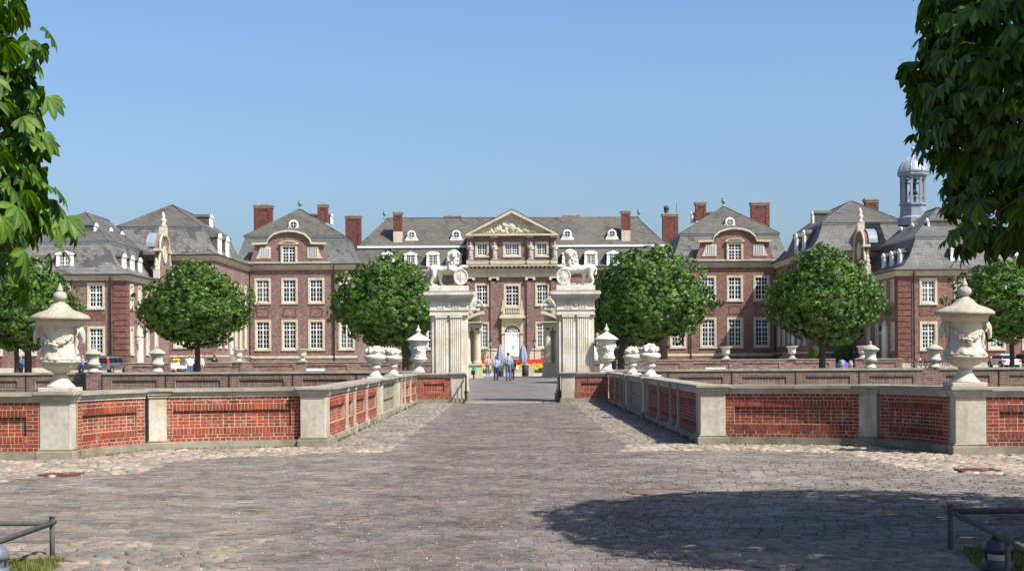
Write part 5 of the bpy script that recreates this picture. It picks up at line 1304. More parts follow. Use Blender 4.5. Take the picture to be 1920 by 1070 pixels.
# ================================================================ SECOND GATE (columns with reclining figures)
q = MB(); r6 = random.Random(6)
limb(q, [(-1.0, 0, .15), (-.6, -.1, .28), (-.2, -.1, .30)], [.12, .15, .19]); limb(q, [(-.95, .15, .12), (-.55, .1, .42), (-.2, 0, .3)], [.1, .12, .17])
limb(q, [(-.15, 0, .33), (.12, 0, .62), (.22, 0, .82)], [.2, .22, .16]); q.ball((.28, -.02, 1.08), (.13, .14, .16)); limb(q, [(.3, -.05, .8), (.5, -.1, .5), (.6, -.1, .2)], [.09, .07, .06]); limb(q, [(.1, -.15, .75), (-.15, -.25, .5), (-.45, -.2, .42)], [.09, .07, .06])
for k in range(26): q.ball((r6.uniform(-1, .6), r6.uniform(-.25, .15), r6.uniform(.05, .25)), r6.uniform(.07, .14), 6, 4)
recl = blob(q, .045, 1); recl.materials.append(M['greystat'])
for s in (-1, 1):
    side = 'left' if s < 0 else 'right'; d = 109.0; k = d / F
    T = thing('inner_gate', f'inner stone gate on paired columns under a half-round pediment, {side} of the court road', 'gate', (s * 3, d, .25))
    X = lambda u: s * u * k
    def Zg(y): return VZ(672 - y, d)
    def bx(q, a, b, y0, y1, za, zc): q.box(min(X(a), X(b)), max(X(a), X(b)), y0, y1, za, zc)
    q = MB(); bx(q, 55, 118, d - .4, d + 1.8, .2, Zg(703)); bx(q, 57, 118, d - .3, d + 1.7, Zg(703) + .001, Zg(684)); bx(q, 56, 118, d - .38, d + 1.78, Zg(684) + .001, Zg(681)); part('pedestal', q, M['cream'], T)
    for u in (66, 85.5, 104):
        q = MB(); cx = X(u); q.lathe([(.33, 0), (.33, .08), (.29, .14), (.26, .2), (.255, .3), (.25, 1.6), (.22, Zg(619) - Zg(681)), (.24, Zg(618) - Zg(681))], 18, (cx, d + .1, Zg(681))); co = part('column', q, M['cream'], T)
        q = MB(); q.box(cx - .33, cx + .33, d - .25, d + .4, Zg(615), Zg(613)); q.tube([(cx - .22, d - .25, Zg(617)), (cx - .22, d + .4, Zg(617))], .11, 8); q.tube([(cx + .22, d - .25, Zg(617)), (cx + .22, d + .4, Zg(617))], .11, 8); part('capital', q, M['cream'], co)
    q = MB(); bx(q, 60, 116, d + .5, d + 1.4, Zg(681), Zg(613)); part('backing_wall', q, M['cream'], T)
    q = MB(); bx(q, 58, 118, d - .25, d + 1.5, Zg(613) + .002, Zg(607)); bx(q, 57, 118, d - .3, d + 1.55, Zg(607) + .001, Zg(605)); bx(q, 53.5, 118, d - .6, d + 1.7, Zg(605) + .001, Zg(603)); part('entablature', q, M['cream'], T)
    q = MB()
    for i in range(14): bx(q, 54.5 + i * 2.6, 55.8 + i * 2.6, d - .5, d - .25, Zg(606.8), Zg(605.1))
    part('dentil_row', q, M['greystat'], T); tag(tree_children(T)[-1], kind='stuff')
    q = MB(); n = 10; pts = [(X(53 + 42 * i / n), Zg(583 + 17 * (i / n) ** 1.6)) for i in range(n + 1)]
    low = [(X(60), Zg(603)), ]
    for a, b in zip(pts, pts[1:]): q.prism([a, b, (b[0], b[1] - .22), (a[0], a[1] - .22)][::s], d - .55, d + 1.4)
    bx(q, 60, 100, d, d + 1.2, Zg(602.9), Zg(599)); q.prism([(X(60), Zg(599)), (X(60), Zg(588)), (X(75), Zg(592)), (X(95), Zg(599))][::-s], d + .02, d + 1.2); part('half_pediment', q, M['cream'], T)
    fg = link('reclining_statue', recl, None, None, TR(X(69), d + .1, Zg(588), 0, 1.25, 1 if s < 0 else -1) @ Matrix.Rotation(-.33, 4, 'Y') @ Matrix.Rotation(.66 if False else 0, 4, 'Y'))
    tag(fg, f'grey reclining figure carved on the half pediment of the {side} inner gate', 'statue', 'reclining figures on the inner gates', 'thing')

# ================================================================ TREES
def leaflet_fan(q, c, d, up, size, n=5, r=rnd, detail=0, droop=.35):
    """palmate leaf: n leaflets fanning from c; d = hanging direction"""
    d = d.normalized(); sd = d.cross(up)
    sd = sd.normalized() if sd.length > 1e-4 else d.orthogonal().normalized()
    nrm = sd.cross(d).normalized()
    for i in range(n):
        a = (i - (n - 1) / 2) * (2.5 / max(n - 1, 1)); L = size * (1 - .22 * abs(i - (n - 1) / 2) / max((n - 1) / 2, 1)) * r.uniform(.9, 1.08)
        dr = (d * math.cos(a) + sd * math.sin(a)); tip = dr * L - nrm * L * droop * r.uniform(.6, 1.3)
        w_ = dr.cross(nrm) * L * .19
        if detail == 0:
            m1 = dr * L * .62 - nrm * L * droop * .25
            q.add([c, c + m1 - w_, c + tip, c + m1 + w_], [(0, 1, 2, 3)])
        else:
            b = len(q.v); st = ((.0, .03), (.22, .32), (.45, .75), (.66, 1.0), (.84, .68), (1.0, .0)) if detail == 2 else ((0, .04), (.4, .7), (.7, 1.0), (1.0, 0))
            for t, ww in st:
                p = c + dr * L * t - nrm * L * droop * t * t
                f = nrm * L * .05 * ww
                q.v += [tuple(p - w_ * ww + f), tuple(p), tuple(p + w_ * ww + f)]
            for k in range(len(st) - 1):
                a0 = b + 3 * k; q.f += [(a0, a0 + 1, a0 + 4, a0 + 3), (a0 + 1, a0 + 2, a0 + 5, a0 + 4)]; q.sm += [False, False]
def crown_mesh(seed, nt_, per, size):
    r = random.Random(seed); q = MB()
    def place(v, rad):
        taper = 1 - .30 * max(0, v.z) ** 1.6
        w = v.z if v.z > 0 else -(abs(v.z) ** 1.35)
        hz = math.sqrt(v.x * v.x + v.y * v.y) + 1e-6; k = min(1.0, hz ** .8 / hz) if v.z < 0 else 1
        return Vector((v.x * rad * taper * k, v.y * rad * taper * k, w * rad * (1.16 if v.z > 0 else .84)))
    g_ = math.pi * (3 - math.sqrt(5))
    for i in range(nt_):
        z = 1 - 2 * (i + .5) / nt_; rr = math.sqrt(1 - z * z); a = i * g_ + r.uniform(-.12, .12)
        v = Vector((rr * math.cos(a), rr * math.sin(a), max(-1, min(1, z + r.uniform(-.03, .03)))))
        lump = 1 + .17 * noise.noise(v * 2.0 + Vector((seed, 0, 0))) + .20 * noise.noise(v * 5 + Vector((0, seed, 0)))
        rad = lump * r.uniform(.80, 1.0)
        c0 = place(v, rad); out = Vector((v.x, v.y, v.z * .5 + .1)).normalized()
        ts = size * r.uniform(1.0, 2.1)
        for j in range(int(per * r.uniform(.6, 1.3))):
            # an umbrella of leaves around a shoot tip
            b = r.uniform(0, 2 * math.pi); sp = r.random() ** .6
            side = out.orthogonal().normalized(); side2 = out.cross(side)
            o = (side * math.cos(b) + side2 * math.sin(b)) * sp * ts * 1.1 - out * sp * sp * ts * .9 + Vector((0, 0, -sp * ts * .35))
            d = o.normalized() * .8 + out * .35 + Vector((0, 0, -.75)) if o.length > 1e-4 else out
            leaflet_fan(q, c0 + o, d, out, size * r.uniform(.8, 1.2), 5, r, 0, .3)
    for i in range(nt_ * 3):
        v = Vector((r.gauss(0, 1), r.gauss(0, 1), r.gauss(0, 1))).normalized()
        c = place(v, r.uniform(.45, .84)); d = Vector((r.uniform(-1, 1), r.uniform(-1, 1), -.5)); leaflet_fan(q, c, d, v, size * 1.7, 5, r, 0, .2)
    me = q.mesh('crown'); me.materials.append(M['leaf']); return me
crowns = [crown_mesh(k, n_, p_, .074) for k, n_, p_ in ((1, 340, 13), (2, 280, 15), (3, 400, 12))]
def chestnut(px, d, half_w, ytop, ybot, trunk_px, tw, lb, k, lean=0):
    cx = WX(px, d, 570); zt_, zb_ = WZ(ytop, d, px), WZ(ybot, d, px); T = thing('chestnut_tree', lb, 'tree', (WX(trunk_px, d, 680), d, gz(d)), 'clipped chestnut trees in the court')
    rz = (zt_ - zb_) / 2; zc = zb_ + rz * .84; rw = half_w * d / F * 1.07
    link('crown', crowns[k], T, None, Matrix.Translation((cx, d, zc)) @ Matrix.Rotation(rnd.uniform(0, 6), 4, 'Z') @ Matrix.Diagonal((rw, rw, rz, 1)))
    tx = WX(trunk_px, d, 680); r_ = tw * d / F / 2
    q = MB(); q.tube([(tx, d, gz(d) - .1), (tx, d, gz(d) + .3), (tx + .03, d, 1.6), (tx * .9 + cx * .1, d, zb_ + .3), (tx * .6 + cx * .4, d, zc), ((tx + cx) / 2, d, zc + rz * .8)], [r_ * 1.35, r_ * 1.08, r_, r_ * .95, r_ * .6, r_ * .2], 12)
    part('trunk', q, M['bark'], T)
    for j in range(7):
        a = j * 2 * math.pi / 7 + rnd.random(); z0_ = zb_ + rz * rnd.uniform(.1, .6)
        q = MB(); q.tube([(tx * .8 + cx * .2, d, z0_), (cx + rw * .45 * math.cos(a), d + rw * .45 * math.sin(a), z0_ + rz * .35), (cx + rw * .82 * math.cos(a), d + rw * .82 * math.sin(a), z0_ + rz * rnd.uniform(.3, .7))], [r_ * .45, r_ * .28, r_ * .1], 6)
        part('limb', q, M['bark'], T)
chestnut(52, 92, 104, 484, 655, 52, 13, 'chestnut at the far left, behind the largest left urn', 0)
chestnut(20, 108, 95, 500, 652, 31, 9, 'chestnut partly hidden at the left frame edge, farther back', 1)
chestnut(368, 92, 113, 487, 648, 370, 10, 'chestnut standing alone left of centre before the clock gable', 2)
chestnut(727, 90, 112, 472, 646, 768, 12, 'chestnut next to the left gate pillar, in front', 0)
chestnut(738, 106, 96, 490, 645, 758, 9, 'second chestnut behind the one at the left gate pillar', 2)
chestnut(1219, 88, 118, 452, 645, 1164, 13, 'largest round chestnut right of the gate, in front', 1)
chestnut(1175, 106, 86, 480, 645, 1150, 9, 'chestnut behind the large one right of the gate', 0)
chestnut(1551, 92, 117, 457, 643, 1541, 12, 'chestnut standing before the right corner wing', 2)
chestnut(1892, 92, 117, 478, 640, 1897, 9, 'chestnut at the far right, behind the largest right urn', 1)
# near trees reaching into the frame
def near_leaf(seed, detail, n=6, size=.19):
    r = random.Random(seed); q = MB()
    leaflet_fan(q, Vector((0, 0, 0)), Vector((0, -1, -.15)), Vector((0, 0, 1)), size, n if n else 6, r, detail, .32)
    return q
for s in (-1, 1):
    side = 'left' if s < 0 else 'right'
    cx, cy = (-6.25, 10.3) if s < 0 else (6.50, 12.45)
    zprof = [(2.02, .80), (2.25, .885), (2.6, .90), (3.1, .885), (3.9, .865), (4.9, .84), (5.8, .62), (6.6, .1)] if s < 0 else [(2.5, .87), (2.7, .93), (3.0, .95), (3.8, .98), (4.6, .975), (5.4, .90), (6.2, .70), (6.8, .35), (7.0, .05)]
    RR = 3.42 if s < 0 else 3.14
    def rad(z):
        for (a, ra), (b, rb) in zip(zprof, zprof[1:]):
            if z <= b: return RR * (ra + (rb - ra) * max(0, (z - a)) / (b - a))
        return .1
    T = thing('chestnut_tree', f'near chestnut whose {"sunlit green" if s < 0 else "dark shaded"} leaves hang into the {side} edge of the photo', 'tree', (cx, cy, 0), 'near chestnuts framing the view')
    q = MB(); q.tube([(cx, cy, -.1), (cx, cy, .4), (cx, cy, 2.2), (cx, cy, 4), (cx, cy, 6)], [.3, .22, .19, .14, .04], 14); part('trunk', q, M['bark'], T)
    lv = [near_leaf(k, 2) for k in range(3)]; lowv = [near_leaf(k + 5, 1, 5) for k in range(3)]
    big = Pieces('leaf', T, M['leafn'], lv, 300, 'foliage_near'); small = Pieces('leaf', T, M['leafn'], lowv, 0, 'foliage')
    rr = random.Random(40 + s)
    zlo, zhi = zprof[0][0], zprof[-1][0]
    N = 13000 if s > 0 else 9000
    for i in range(N):
        z = rr.uniform(zlo, zhi)
        a = rr.uniform(0, 2 * math.pi)
        if math.cos(a) * s > .2 and rr.random() < .5: continue
        R_ = rad(z) * (1 + .10 * noise.noise((math.cos(a) * 2.5, math.sin(a) * 2.5, z * 1.1)) + .06 * noise.noise((a * 6, z * 4, s)))
        if s < 0: deep = rr.random() < .45
        else: deep = rr.random() < .5
        if rr.random() < .14 and z < zlo + .5: deep = True
        fr = rr.uniform(.35, .9) if deep else rr.uniform(.9, 1.0)
        if z < zlo + .5: fr = rr.uniform(.05, 1.0)
        x, y = cx + R_ * fr * math.cos(a), cy + R_ * fr * math.sin(a) * (1.22 if s > 0 else 1)
        sc_ = rr.uniform(.72, 1.18) * (1.45 if deep and fr < .85 else 1)
        outa = a + rr.uniform(-.8, .8)
        M4 = Matrix.Translation((x, y, z)) @ Matrix.Rotation(outa + math.pi / 2, 4, 'Z') @ Matrix.Rotation(rr.uniform(.25, 1.35), 4, 'X') @ Matrix.Rotation(rr.uniform(-.5, .5), 4, 'Y') @ Matrix.Rotation(0, 4, 'Y') @ Matrix.Scale(sc_, 4)
        inframe = abs(x) < .335 * y and z < 1.6 + .235 * y
        (big if (inframe and fr > .8) else small).add(M4, rr.randrange(3))
    big.done(); small.done()
    for j in range(16):
        a = j * .39 + rr.random() * .3; z0_ = rr.uniform(2.0, 4.6); Rj = rad(z0_ + .5) * .93
        q = MB(); pts = [(cx, cy, z0_)] + [(cx + Rj * t * math.cos(a + .15 * math.sin(5 * t)), cy + Rj * t * math.sin(a + .15 * math.sin(5 * t)), z0_ + 1.0 * t - .75 * t * t) for t in (.3, .6, .8, 1.0)]
        q.tube(pts, [.07, .05, .032, .018, .006], 6)
        part('branch', q, M['bark'], T)
    for j in range(46):
        z0_ = rr.uniform(zlo + .3, 4.6); a = (rr.uniform(-1.0, 1.0) if s < 0 else math.pi + rr.uniform(-1.1, 1.1)); Rj = rad(z0_)
        q = MB(); e = rr.uniform(-.9, .9); sl_ = rr.uniform(-1.3, .9); pts = [(cx + Rj * t * math.cos(a + e * (t - .7)), cy + Rj * t * math.sin(a + e * (t - .7)), z0_ + sl_ * (t - .7) * Rj - 1.1 * (t - .7) ** 2) for t in (.70, .78, .87, .955)]
        q.tube(pts, [.011, .009, .006, .003], 5); part('twig', q, C('twig_bark', (.15, .12, .05)), T)

# ================================================================ RAILS, LIGHTS, IRONWORK, GRASS
def rail(name, lb, post, zt_, p1, p2, s):
    T = thing(name, lb, 'railing', (post[0], post[1], 0), 'low rails round the near trees')
    q = MB(); q.tube([(post[0], post[1], -.1), (post[0], post[1], zt_ + .05)], .022, 8); q.ball((post[0], post[1], zt_ + .05), (.03, .03, .015)); part('post', q, M['railmetal'], T)
    for k, p in enumerate((p1, p2)):
        a = Vector((post[0], post[1], zt_)); b = Vector((p[0], p[1], zt_ + (p[2] if len(p) > 2 else 0))); dd = (b - a).normalized()
        st = a - dd * (.055 if k else -.005)
        q = MB(); q.tube([st + Vector((0, -.02 * 0, 0)), b], .0225, 10); part('rail', q, M['railmetal'], T)
    return T
gp1 = gp(98, 1040); T = rail('tree_rail', 'low grey metal corner rail round the grass at bottom left', (gp1[0], gp1[1]), .265, (-9.5, gp1[1] + .0), (gp1[0] - .03, 6.5), -1)
q = MB(); q.tube([(gp1[0] - .03, 7.2, -.1), (gp1[0] - .03, 7.2, .29)], .022, 8); part('post', q, M['railmetal'], T)
gp2 = gp(1782, 1028); T = rail('tree_rail', 'low dark metal corner rail in tree shade at bottom right', (gp2[0], gp2[1]), .31, (9.5, gp2[1]), (gp2[0] - .32, 9.0), 1)
f_ = (gp2[1] - 10.85) / (gp2[1] - 9.0); px_ = gp2[0] - .32 * f_
q = MB(); q.tube([(px_, 10.85, -.1), (px_, 10.85, .32)], .022, 8); q.ball((px_, 10.85, .335), .036); part('post', q, M['railmetal'], T)
for s, x, y, lb in ((1, WX(1871, 11.3, 1020), 11.3, 'squat dark domed garden light behind the right rail'), (-1, WX(-12, 11.2, 1020), 11.2, 'squat grey domed garden light at the left frame edge')):
    T = thing('bollard_light', lb, 'light', (x, y, 0), 'domed garden lights under the near trees')
    K_ = TR(x, y, 0, R(-25) if s > 0 else R(20))
    met = C('light_housing', (.05, .055, .075), .4, .3) if s > 0 else C('light_housing_grey', (.16, .18, .22), .4, .3)
    q = MB(); q.lathe([(.112, -.1), (.112, .10), (.106, .112)], 28); part('base', q, met, T, K_)
    q = MB(); q.lathe([(.075, .112), (.07, .175)], 24); part('lens', q, C('lens_glass', (.55, .58, .6), .1), T, K_)
    q = MB(); q.lathe([(.112, .165), (.110, .20), (.095, .245), (.06, .275), (.02, .287), (.005, .288)], 28); q.prism([(-.1, .1), (.1, .1), (.1, .17), (-.1, .17)], .055, .10); part('dome_cap', q, met, T, K_)
for (px, py), lb in (((115, 891), 'rusty slotted drain grate in the cobbles, left'), ((1832, 883), 'rusty slotted drain grate in the cobbles, right')):
    X, Y = gp(px, py); T = thing('drain_grate', lb, 'drain', (X, Y, 0), 'rusty drain grates in the cobbles')
    q = MB(); w_, l_ = .27, .2; q.box(X - w_, X + w_, Y - l_, Y - l_ + .03, -.03, .03); q.box(X - w_, X + w_, Y + l_ - .03, Y + l_, -.03, .03); q.box(X - w_, X - w_ + .03, Y - l_ + .031, Y + l_ - .031, -.03, .03); q.box(X + w_ - .03, X + w_, Y - l_ + .031, Y + l_ - .031, -.03, .03); part('frame', q, M['rust'], T)
    for i in range(9): q = MB(); q.box(X - w_ + .045 + i * .055, X - w_ + .07 + i * .055, Y - l_ + .031, Y + l_ - .031, -.02, .026); part('grate_bar', q, M['rust'], T)
T = thing('manhole_cover', 'round manhole with iron rim and paved centre in the road', 'manhole', (MANH[0], MANH[1], 0)); K_ = TR(MANH[0], MANH[1], 0)
q = MB(); n = 40
q.lathe([(.385, -.02), (.385, .006), (.415, .006), (.415, -.02)], n); part('rim', q, M['rust'], T, K_)
q = MB(); q.lathe([(.38, -.02), (.38, -.004), (.001, -.003)], n, smooth=False); part('cover_infill', q, M['road'], T, K_)
def grass_patch(poly, s, n, seed):
    r = random.Random(seed); q = MB(); xs = [p[0] for p in poly]; ys_ = [p[1] for p in poly]
    cnt = 0
    while cnt < n:
        x, y = r.uniform(max(min(xs), -5), min(max(xs), 5)), r.uniform(9.5, max(ys_))
        if not inpoly(x, y, poly): continue
        cnt += 1
        if noise.noise((x * 3, y * 3, 0)) < -.22: continue
        h = r.uniform(.02, .055) * (1 + .5 * noise.noise((x * 5, y * 5, 3))); a = r.uniform(0, 6.28); w_ = .004; l = r.uniform(-.03, .03); m = r.uniform(-.03, .03)
        q.add([(x - w_ * math.cos(a), y - w_ * math.sin(a), -.01), (x + w_ * math.cos(a), y + w_ * math.sin(a), -.01), (x + l, y + m, h)], [(0, 1, 2)])
    tag(part('grass', q, M['grass']), f'short tufted grass under the near tree, bottom {"left" if s < 0 else "right"}', None, None, 'stuff')
    b = MB(); nx = 24
    X0, X1, Y0, Y1 = min(xs), max(xs), min(ys_), max(ys_)
grass_patch(grassp['l'], -1, 16000, 1); grass_patch(grassp['r'], 1, 22000, 2)
for kx, pl in grassp.items(): flat(pl, -.004, 'grass_soil', M['lawn'])
# wispy tufts at the wall feet and between the stones
q = MB(); r = random.Random(9)
for s in (-1, 1):
    for k in range(900):
        t = r.random(); y = 28.6 + 27 * t; x = s * (3.41 - r.random() * .05 ** 1)
        if noise.noise((y * 1.3, s * 5, 0)) < .0: continue
        for j in range(3): q.add([(x - .006, y, 0), (x + .006, y, 0), (x + r.uniform(-.02, .02), y + r.uniform(-.02, .02), r.uniform(.03, .1))], [(0, 1, 2)])
for (x, y) in [(sx * (6.9 + .5 * rr_), 25.2 + 2.3 * (1 - rr_)) for sx in (-1, 1) for rr_ in [r.random() for _ in range(160)]] + [(sx * r.uniform(3.9, 6.2), 0) for sx in (-1, 1) for _ in range(200)]:
    if y == 0: y = 28.34 - .30 * (abs(x) - 3.9) - .12
    else: x = (1 if x > 0 else -1) * (7.12 - .62 * ((y - 25.3) / 2.03)) - (1 if x > 0 else -1) * .12
    for j in range(2): q.add([(x - .006, y, 0), (x + .006, y, 0), (x + r.uniform(-.02, .02), y + r.uniform(-.02, .02), r.uniform(.02, .07))], [(0, 1, 2)])
tag(part('weeds', q, M['grass']), 'thin weeds growing along the foot of the parapets', None, None, 'stuff')
# petals and bits of debris blown over the paving
q = MB()
for k in range(900):
    y = 11.5 + 15 * r.random() ** 1.3; x = r.uniform(-.33, .33) * y; s_ = r.uniform(.003, .008)
    if any(inpoly(x, y, p) for p in grassp.values()): continue
    a = r.uniform(0, 3); q.add([(x - s_ * math.cos(a), y - s_ * math.sin(a), .008), (x + s_ * .6, y - s_ * .3, .012), (x + s_ * math.cos(a), y + s_ * math.sin(a), .016), (x - s_ * .5, y + s_ * .4, .02)], [(0, 1, 2, 3)])
tag(part('fallen_blossom', q, C('blossom', (.50, .44, .34))), 'tiny pale blossom litter scattered over the paving', None, None, 'stuff')

# ================================================================ COURT: flowers, bins, parasols, benches, signs
d = 136.0; k = d / F
q = MB(); xl, xr = WX(903, d, 700), WX(1018, d, 700)
q.box(xl - 3, -1.0, d, d + 7, .2, gz(d) + .03); q.box(1.0, xr + 3, d, d + 7, .2, gz(d) + .03); structure('lawn', q, M['lawn'])
for nm, mat, y0_, y1_, n, cl, lb in (('yellow_tulips', M['yellow'], d + 1.0, d + 3.2, 1500, (.5, 1), 'band of yellow flowers in front of the red ones before the main door'), ('red_tulips', M['red'], d + 3.2, d + 7, 3200, (.6, 1), 'bed of red flowers in front of the main door steps')):
    q = MB(); st = MB()
    for i in range(n):
        x = r.uniform(xl - 2, xr + 2); y = r.uniform(y0_, y1_); h = gz(d) + (.30 + (y - y0_) * .2 if nm[0] == 'y' else .68 + (y - y0_) * .11) + r.uniform(-.1, .12)
        if noise.noise((x * 1.5, y * 1.5, 0)) < -.35: continue
        q.ball((x, y, h), (.055, .055, .075), 5, 3); st.add([(x - .02, y, gz(d)), (x + .02, y, gz(d)), (x, y, h)], [(0, 1, 2)]); st.add([(x - .08, y - .03, gz(d) + .05), (x + .04, y, gz(d)), (x - .12, y - .03, h - .15)], [(0, 1, 2)]); st.add([(x + .08, y - .03, gz(d) + .05), (x - .04, y, gz(d)), (x + .13, y - .03, h - .12)], [(0, 1, 2)])
    o = part(nm, q, mat); tag(o, lb, None, None, 'stuff'); tag(part(nm + '_leaves', st, M['leaf']), 'green leaves of the ' + nm.replace('_', ' '), None, None, 'stuff')
q = MB(); q.box(-1.9, 1.9, d - .6, d + 7, .2, gz(d) + .34); structure('pale_path', q, M['gravel'])
for x, lb in ((938, 'dark cylinder bin between the walkers and the flower bed'), (985, 'dark cylinder bin at the right end of the path before the flowers')):
    X = WX(x, 116, 700); T = thing('litter_bin', lb, 'bin', (X, 116, .25), 'dark bins before the flower bed'); q = MB(); q.lathe([(.22, 0), (.25, .05), (.25, .78), (.23, .8)], 16, (X, 116, .27)); part('bin_body', q, C('binblack', (.03, .035, .045)), T)
    q = MB(); q.lathe([(.27, 0), (.27, .05), (.1, .1)], 16, (X, 116, 1.07)); part('bin_lid', q, C('bin_grey', (.2, .2, .2)), T)
    if x == 985: q = MB(); q.box(X + .3, X + .62, 116, 116.35, .26, 1.12); part('stone_block', q, M['cream'], T)
for x, y0_, y1_, lb, dd, gr in ((938, 645, 691, 'closed pale blue parasol left of the main door', 139, 1), (981, 645, 687, 'closed pale blue parasol right of the main door', 139, 1), (1106, 652, 684, 'closed white parasol behind the right lidded urn, nearest the pillar', 128, 1), (1113, 648, 684, 'closed white parasol just right of another behind the lidded urn', 129, 1)):
    X = WX(x, dd, 670); zb_ = max(VZ(672 - y1_, dd), .5); zt_ = VZ(672 - y0_, dd); T = thing('closed_parasol', lb, 'parasol', (X, dd, .36), 'closed parasols in the court')
    q = MB(); q.tube([(X, dd, .36), (X, dd, zt_ + .05)], .03, 6); q.box(X - .3, X + .3, dd - .3, dd + .3, .36, .44); part('pole', q, M['darkmetal'], T)
    h = zt_ - zb_; q = MB(); q.lathe([(.30, 0), (.27, h * .25), (.34, h * .42), (.20, h * .75), (.08, h * .95), (.03, h)], 24, (X, dd, zb_), mod=lambda a, z, r_: 1 + .28 * math.sin(a * 6 + z)); part('folded_canopy', q, C('parasol_cloth' if x < 1000 else 'parasol_white', (.27, .30, .40) if x < 1000 else (.6, .64, .7)), T)
for x0_, x1_, y_, lb in ((572, 607, 690, 'white slatted bench beyond the left moat wall'), (1325, 1363, 688, 'white slatted bench beyond the right moat wall')):
    dd = 82; a, b = WX(x0_, dd, y_), WX(x1_, dd, y_); zt_ = WZ(y_, dd, (x0_ + x1_) / 2); T = thing('bench', lb, 'bench', ((a + b) / 2, dd, gz(dd)), 'white benches beyond the moat walls')
    zg = gz(dd)
    for i in range(3): q = MB(); q.box(a, b, dd + .42 + .03 * i, dd + .45 + .03 * i, zt_ - .12 - .13 * (2 - i), zt_ - .02 - .13 * (2 - i)); part('back_slat', q, M['white'], T)
    for i in range(4): q = MB(); q.box(a, b, dd + .09 * i, dd + .07 + .09 * i, zg + .42, zg + .45); part('seat_slat', q, M['white'], T)
    for xx in (a + .1, b - .1):
        for yy in (dd + .02, dd + .48): q = MB(); q.box(xx - .03, xx + .03, yy - .03, yy + .03, zg, zg + .42 if yy < dd + .3 else zt_ - .05); part('leg', q, M['white'], T)
dd = 100; X = WX(888, dd, 690); T = thing('sign', 'small green sign on a black post beside the left inner gate', 'sign', (X, dd, gz(dd)))
q = MB(); q.box(X - .04, X + .04, dd - .04, dd + .04, gz(dd), WZ(690, dd)); q.box(X - .16, X + .1, dd - .06, dd + .06, WZ(702, dd), WZ(694, dd)); part('post', q, C('signblack', (.02, .02, .02)), T)
q = MB(); q.box(X - .12, X + .12, dd - .07, dd - .03, WZ(694, dd), WZ(687, dd)); part('sign_panel', q, C('signgreen', (.02, .35, .22)), T)
dd = 63.5; X = WX(1136, dd, 690); T = thing('sign', 'small white notice board with blue symbol behind the right lidded urn', 'sign', (X, dd, gz(dd)))
q = MB(); q.box(X - .24, X + .24, dd, dd + .03, WZ(697, dd, 1140), WZ(682, dd, 1140)); part('sign_panel', q, M['white'], T); q = MB(); q.box(X - .03, X + .03, dd + .031, dd + .07, gz(dd), 1.4); part('post', q, M['darkmetal'], T)
q = MB(); q.ball((X + .13, dd - .006, WZ(687, dd, 1140)), (.045, .006, .045)); q.box(X + .09, X + .17, dd - .006, dd - .001, WZ(694, dd, 1140), WZ(689, dd, 1140)); part('symbol', q, C('signblue', (.08, .1, .45)), T)
for x, dd, lb in ((335, 118, 'orange-banded grey bollard at the left court gap'), (350, 118, 'second orange-banded grey bollard at the left court gap'), (1579, 118, 'orange-banded bollard at the right court gap, by the blue bag'), (1595, 118, 'orange-banded bollard at the right court gap, farther from the blue bag')):
    X = WX(x, dd, 685); T = thing('bollard', lb, 'bollard', (X, dd, .28), 'orange banded bollards'); q = MB(); q.lathe([(.17, 0), (.17, .85), (.12, 1.0), (.02, 1.05)], 12, (X, dd, .28)); part('post', q, C('bollard_grey', (.2, .26, .36)), T); q = MB(); q.lathe([(.178, .62), (.178, .8)], 12, (X, dd, .28)); part('band', q, C('orange', (.65, .2, .05)), T)
X = WX(1582, 120, 680); T = thing('blue_bag', 'bright blue covered box between the banded bollards', 'box', (X, 120, .3)); q = MB(); q.box(X - .3, X + .35, 120, 120.6, .3, 1.15); q.ball((X - .1, 120.2, 1.2), (.3, .3, .2)); part('cover', blob(q, .06, 1), C('bag_blue', (.12, .16, .6)), T)
X = WX(334, 117, 684); T = thing('handcart', 'white flatbed handcart left of the man in white shirt', 'cart', (X, 117, .28))
q = MB(); q.box(X - .55, X + .5, 117, 118, 1.0, 1.22); q.box(X - .55, X - .5, 117, 118, 1.221, 1.4); part('bed', q, M['white'], T)
for sg in (-.35, .3): q = MB(); q.tube([(X + sg, 116.98, .58), (X + sg, 117.06, .58)], .28, 16); part('wheel', q, M['darkmetal'], T)
for x, lb in ((331, 'yellow potted flower left of the doorway stone frame'), (353, 'yellow potted flower above the man in white')):
    dd = 150; X = WX(x, dd, 665); T = thing('potted_flower', lb, 'plant', (X, dd, .36), 'yellow potted flowers'); q = MB(); q.lathe([(.2, 0), (.3, 1.0), (.26, 1.0)], 10, (X, dd, .36)); part('pot', q, M['white'], T); q = MB(); rg = random.Random(x)
    for kk in range(22): q.ball((X + rg.uniform(-.25, .25), dd + rg.uniform(-.25, .25), 1.55 + rg.uniform(-.15, .25)), .1, 6, 4)
    part('blossoms', q, M['yellow'], T)

